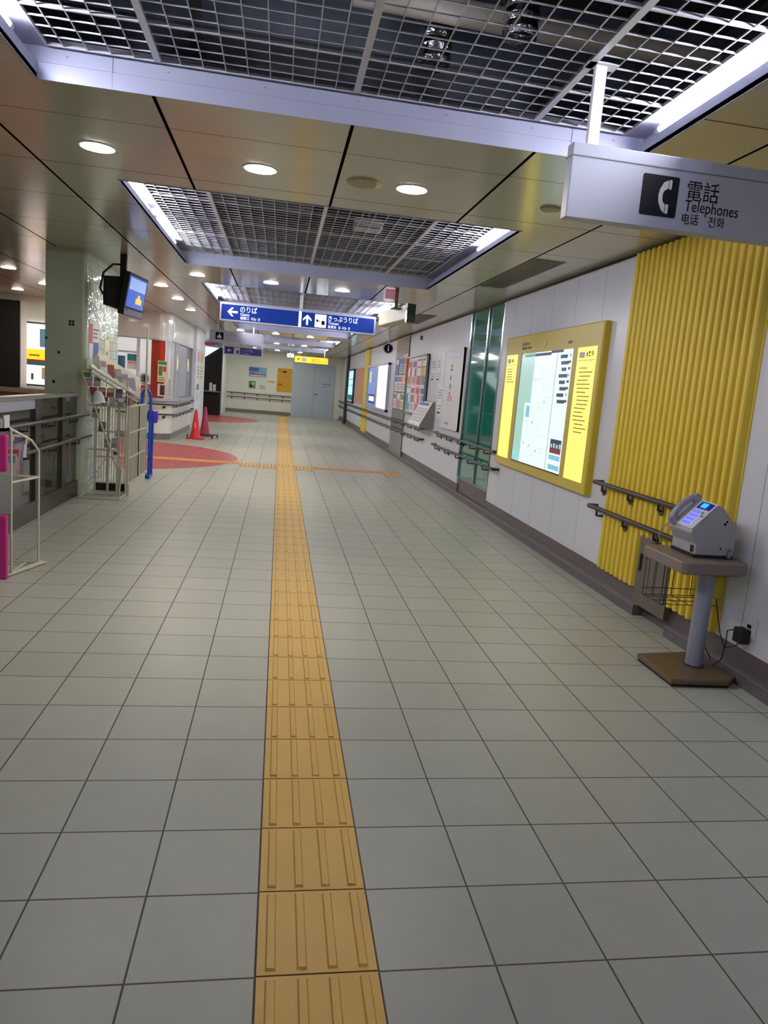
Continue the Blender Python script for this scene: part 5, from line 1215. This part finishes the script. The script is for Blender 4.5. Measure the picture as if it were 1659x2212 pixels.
def person():
    t = thing('person', (-2.86, 14.95, 0), 'person with short black hair in a pale shirt seated inside the booth', 'person')
    v = [(0,0,0.50),(0,0,0.62),(0,-0.01,0.80),(0,-0.02,0.95),(0,-0.02,1.03),(0,-0.03,1.10),(0,-0.04,1.19),(0,-0.05,1.27),
         (0.10,0,0.94),(0.18,0,0.92),(0.21,-0.06,0.72),(0.14,-0.26,0.68),(0.10,-0.34,0.70),
         (-0.10,0,0.94),(-0.18,0,0.92),(-0.21,-0.06,0.72),(-0.14,-0.26,0.68),(-0.10,-0.34,0.70),
         (0.10,-0.05,0.50),(0.11,-0.42,0.50),(0.11,-0.43,0.12),(0.11,-0.53,0.04),
         (-0.10,-0.05,0.50),(-0.11,-0.42,0.50),(-0.11,-0.43,0.12),(-0.11,-0.53,0.04)]
    e = [(0,1),(1,2),(2,3),(3,4),(4,5),(5,6),(6,7),(3,8),(8,9),(9,10),(10,11),(11,12),(3,13),(13,14),(14,15),(15,16),(16,17),(0,18),(18,19),(19,20),(20,21),(0,22),(22,23),(23,24),(24,25)]
    r = [.14,.13,.14,.12,.05,.055,.085,.07,.08,.055,.045,.035,.03,.08,.055,.045,.035,.03,.08,.06,.045,.035,.08,.06,.045,.035]
    me = bpy.data.meshes.new('body'); me.from_pydata(v, e, []); me.materials.append(M['skin'])
    o = bpy.data.objects.new('body', me); COL.objects.link(o); o.parent = t
    sk = o.modifiers.new('skin', 'SKIN'); ly = me.skin_vertices[0] if me.skin_vertices else None
    if ly is None:
        bm = bmesh.new(); bm.from_mesh(me); bm.verts.layers.skin.verify(); bm.to_mesh(me); bm.free(); ly = me.skin_vertices[0]
    for i, q in enumerate(r): ly.data[i].radius = (q, q*0.85)
    ly.data[0].use_root = True
    s = o.modifiers.new('sub', 'SUBSURF'); s.levels = 2; s.render_levels = 2
    # fingers
    for sx in (-1, 1):
        for k in range(4):
            mb = MB(); x = sx*0.10+(k-1.5)*0.017; l = (0.062, 0.072, 0.068, 0.05)[k]
            mb.tube([(x, -0.35, 0.70), (x, -0.35-l*0.6, 0.695), (x, -0.35-l, 0.68)], 0.0075, 8); mb.build('finger', 'skin', t, smooth=True, world=False)
        MB().tube([(sx*0.075, -0.33, 0.70), (sx*0.055, -0.37, 0.695)], 0.009, 8).build('thumb', 'skin', t, smooth=True, world=False)
    mb = MB(); mb.lathe((0, -0.035, 1.14), [(0.088, 0.02), (0.094, 0.07), (0.088, 0.13), (0.06, 0.175), (0.001, 0.195)], 20)
    mb.build('hair', 'hair', t, smooth=True, world=False)
    mb = MB(); mb.lathe((0, 0, 0.48), [(0.165, 0), (0.15, 0.15), (0.165, 0.32), (0.15, 0.42), (0.11, 0.47), (0.06, 0.50)], 22)
    for sx in (-1, 1): mb.tube([(sx*0.12, 0, 0.93), (sx*0.19, 0, 0.90), (sx*0.215, -0.05, 0.74), (sx*0.17, -0.20, 0.69)], 0.06, 12)
    mb.build('shirt', 'shirt', t, smooth=True, world=False)
    mb = MB()
    for sx in (-1, 1): mb.cyl((sx*0.03, -0.135, 1.235), (sx*0.03, -0.128, 1.235), 0.008, seg=10)
    mb.build('eyes', 'black', t, world=False)
    MB().box(-0.02, -0.135, 1.175, 0.02, -0.125, 1.182).build('mouth', 'redp', t, world=False)
    MB()._add([(-.012, -.13, 1.20), (.012, -.13, 1.20), (0, -.155, 1.20), (0, -.13, 1.235)], [(0,1,2), (0,2,3), (1,3,2), (0,3,1)]).build('nose', 'skin', t, world=False)
    return t
person()
t = thing('office_stool', (-2.86, 14.97, 0), 'dark stool under the person in the booth', 'stool')
MB().cyl((-2.86, 14.97, 0.38), (-2.86, 14.97, 0.44), 0.17, seg=24).build('seat', 'darkgrey', t, smooth=True); MB().cyl((-2.86, 14.97, 0.02), (-2.86, 14.97, 0.38), 0.025, seg=12).build('column', 'steel', t); MB().cyl((-2.86, 14.97, 0), (-2.86, 14.97, 0.02), 0.16, seg=20).build('foot', 'steel', t)

# cones
def cone(x, y, col, lab, sc=1.0, mark=False):
    t = thing('traffic_cone', (x, y, 0), lab, 'traffic cone', 'cones beside the booth')
    MB().lathe((x, y, 0.02), [(0.125*sc, 0), (0.105*sc, 0.05), (0.03*sc, 0.60*sc), (0.022*sc, 0.62*sc)], 24).build('cone_body', col, t, smooth=True)
    MB().fpoly((Vector((x, y, 0)), X_, Y_), rrect(-0.19*sc, -0.19*sc, 0.19*sc, 0.19*sc, 0.04), 0, 0.022).build('base', col, t)
    if mark: MB().box(x-0.012, y-0.089, 0.24, x+0.004, y-0.075, 0.36).build('white_mark', 'paper', t)
    return t
cone(-1.80, 15.2, 'cone', 'bright red traffic cone beside the booth, nearer of two', 1.0, True)
cone(-1.70, 16.2, 'conepink', 'dull crimson traffic cone behind the bright red one', 1.05)
t = thing('caster_base', (-1.72, 15.6, 0), 'low dark frame on casters under the cones', 'trolley base')
mb = MB(); bars(mb, [[(-1.95, 15.45, 0.06), (-1.47, 15.45, 0.06)], [(-1.9, 15.85, 0.06), (-1.40, 15.85, 0.06)], [(-1.48, 15.45, 0.06), (-1.42, 15.85, 0.06)]], 0.012); mb.build('frame', 'darkgrey', t)
for x, y in ((-2.0, 15.45), (-1.45, 15.42), (-1.38, 15.88), (-1.95, 15.88)): MB().cyl((x-0.012, y, 0.036), (x+0.012, y, 0.036), 0.035, seg=14).build('caster', 'rubber', t)

# ---- far left recess: dark kiosk, glowing panel in place of the lit ceiling beyond
t = thing('dark_kiosk', (-2.6, 23.5, 0), 'tall black kiosk wall with a counter in the far left recess', 'kiosk')
MB().box(-4.6, 26.3, 0, -2.15, 26.7, 2.42).build('black_panel', 'blackmatte', t)
MB().box(-3.6, 26.0, 0.82, -2.15, 26.3, 0.86).build('counter', 'steel', t)
MB().box(-3.6, 26.1, 0.0, -2.15, 26.3, 0.82).build('counter_front', 'blackmatte', t)
for k, x in enumerate((-2.55, -2.42)):
    poster('kiosk_leaflet', front(x, 26.28, 0.86), 0, 0, 0.1, 0.28-0.05*k, 'pale leaflet standing on the dark kiosk counter, %s one' % ('left', 'right')[k], 'leaflet', 'leaflets on the kiosk counter', 'paper', lines(.1, .9, [.2, .4, .6], .05, 'greytext'))
tagm(MB()._add([(-3.9, 26.2, 2.5), (-2.25, 26.2, 2.40), (-3.9, 26.2, 1.2), (-3.9, 26.25, 2.5), (-2.25, 26.25, 2.40), (-3.9, 26.25, 1.2)], [(0,1,2), (5,4,3), (0,3,4,1), (1,4,5,2), (2,5,3,0)]), 'glow_panel', 'ceilingglow', 'glowing slanted panel standing in for the lit ceiling past the far left recess', 'glow panel')
t = thing('projecting_sign', (-2.1, 20.3, 2.26), 'small magenta sign projecting from the pale column', 'sign')
MB().box(-2.2, 20.0, 2.24, -1.95, 20.04, 2.31).build('panel', 'magenta', t); MB().box(-1.95, 20.0, 2.25, -1.86, 20.04, 2.30).build('end_tab', 'bluep', t)

# ---- end wall things
fe = front(0, D, 0)
poster('wall_poster', fe, -0.16, 0.98, 0.62, 0.97, 'tall ochre yellow poster on the end wall', 'poster', None, 'ochre', [(.1, .86, .25, .93, 'redp'), (.35, .82, .6, .88, 'black'), (.1, .3, .35, .33, 'black'), (.1, .24, .5, .26, 'brownp')], n=0.0, th=0.02)
poster('wall_poster', fe, -1.32, 1.50, 0.72, 0.40, 'end wall poster with blue sky over a red train shape', 'poster', None, 'skyblue', [(.0, .55, .55, .95, 'bluep'), (.1, .2, .95, .32, 'redp'), (.1, .1, .9, .2, 'paper'), (.05, .32, .3, .4, 'brownp')], n=0.0, th=0.01)
poster('wall_poster', fe, -1.30, 1.02, 0.27, 0.30, 'small green square poster on the end wall', 'poster', None, 'greenp', [(.2, .2, .5, .5, 'black'), (.5, .5, .8, .8, 'paper')], n=0.0, th=0.01)
poster('wall_poster', fe, -0.88, 1.0, 0.30, 0.2, 'small pale lettering panel on the end wall', 'notice', None, 'endwall', lines(.05, .9, [.1, .4, .7], .12, 'greytext'), n=0.0, th=0.004)
poster('wall_poster', fe, -0.55, 1.30, 0.32, 0.10, 'short ochre strip notice on the end wall', 'notice', None, 'cream_paper', [(.1, .2, .9, .8, 'orangep')], n=0.0, th=0.004)

for o in list(bpy.data.objects):
    if '_o' in o: del o['_o']
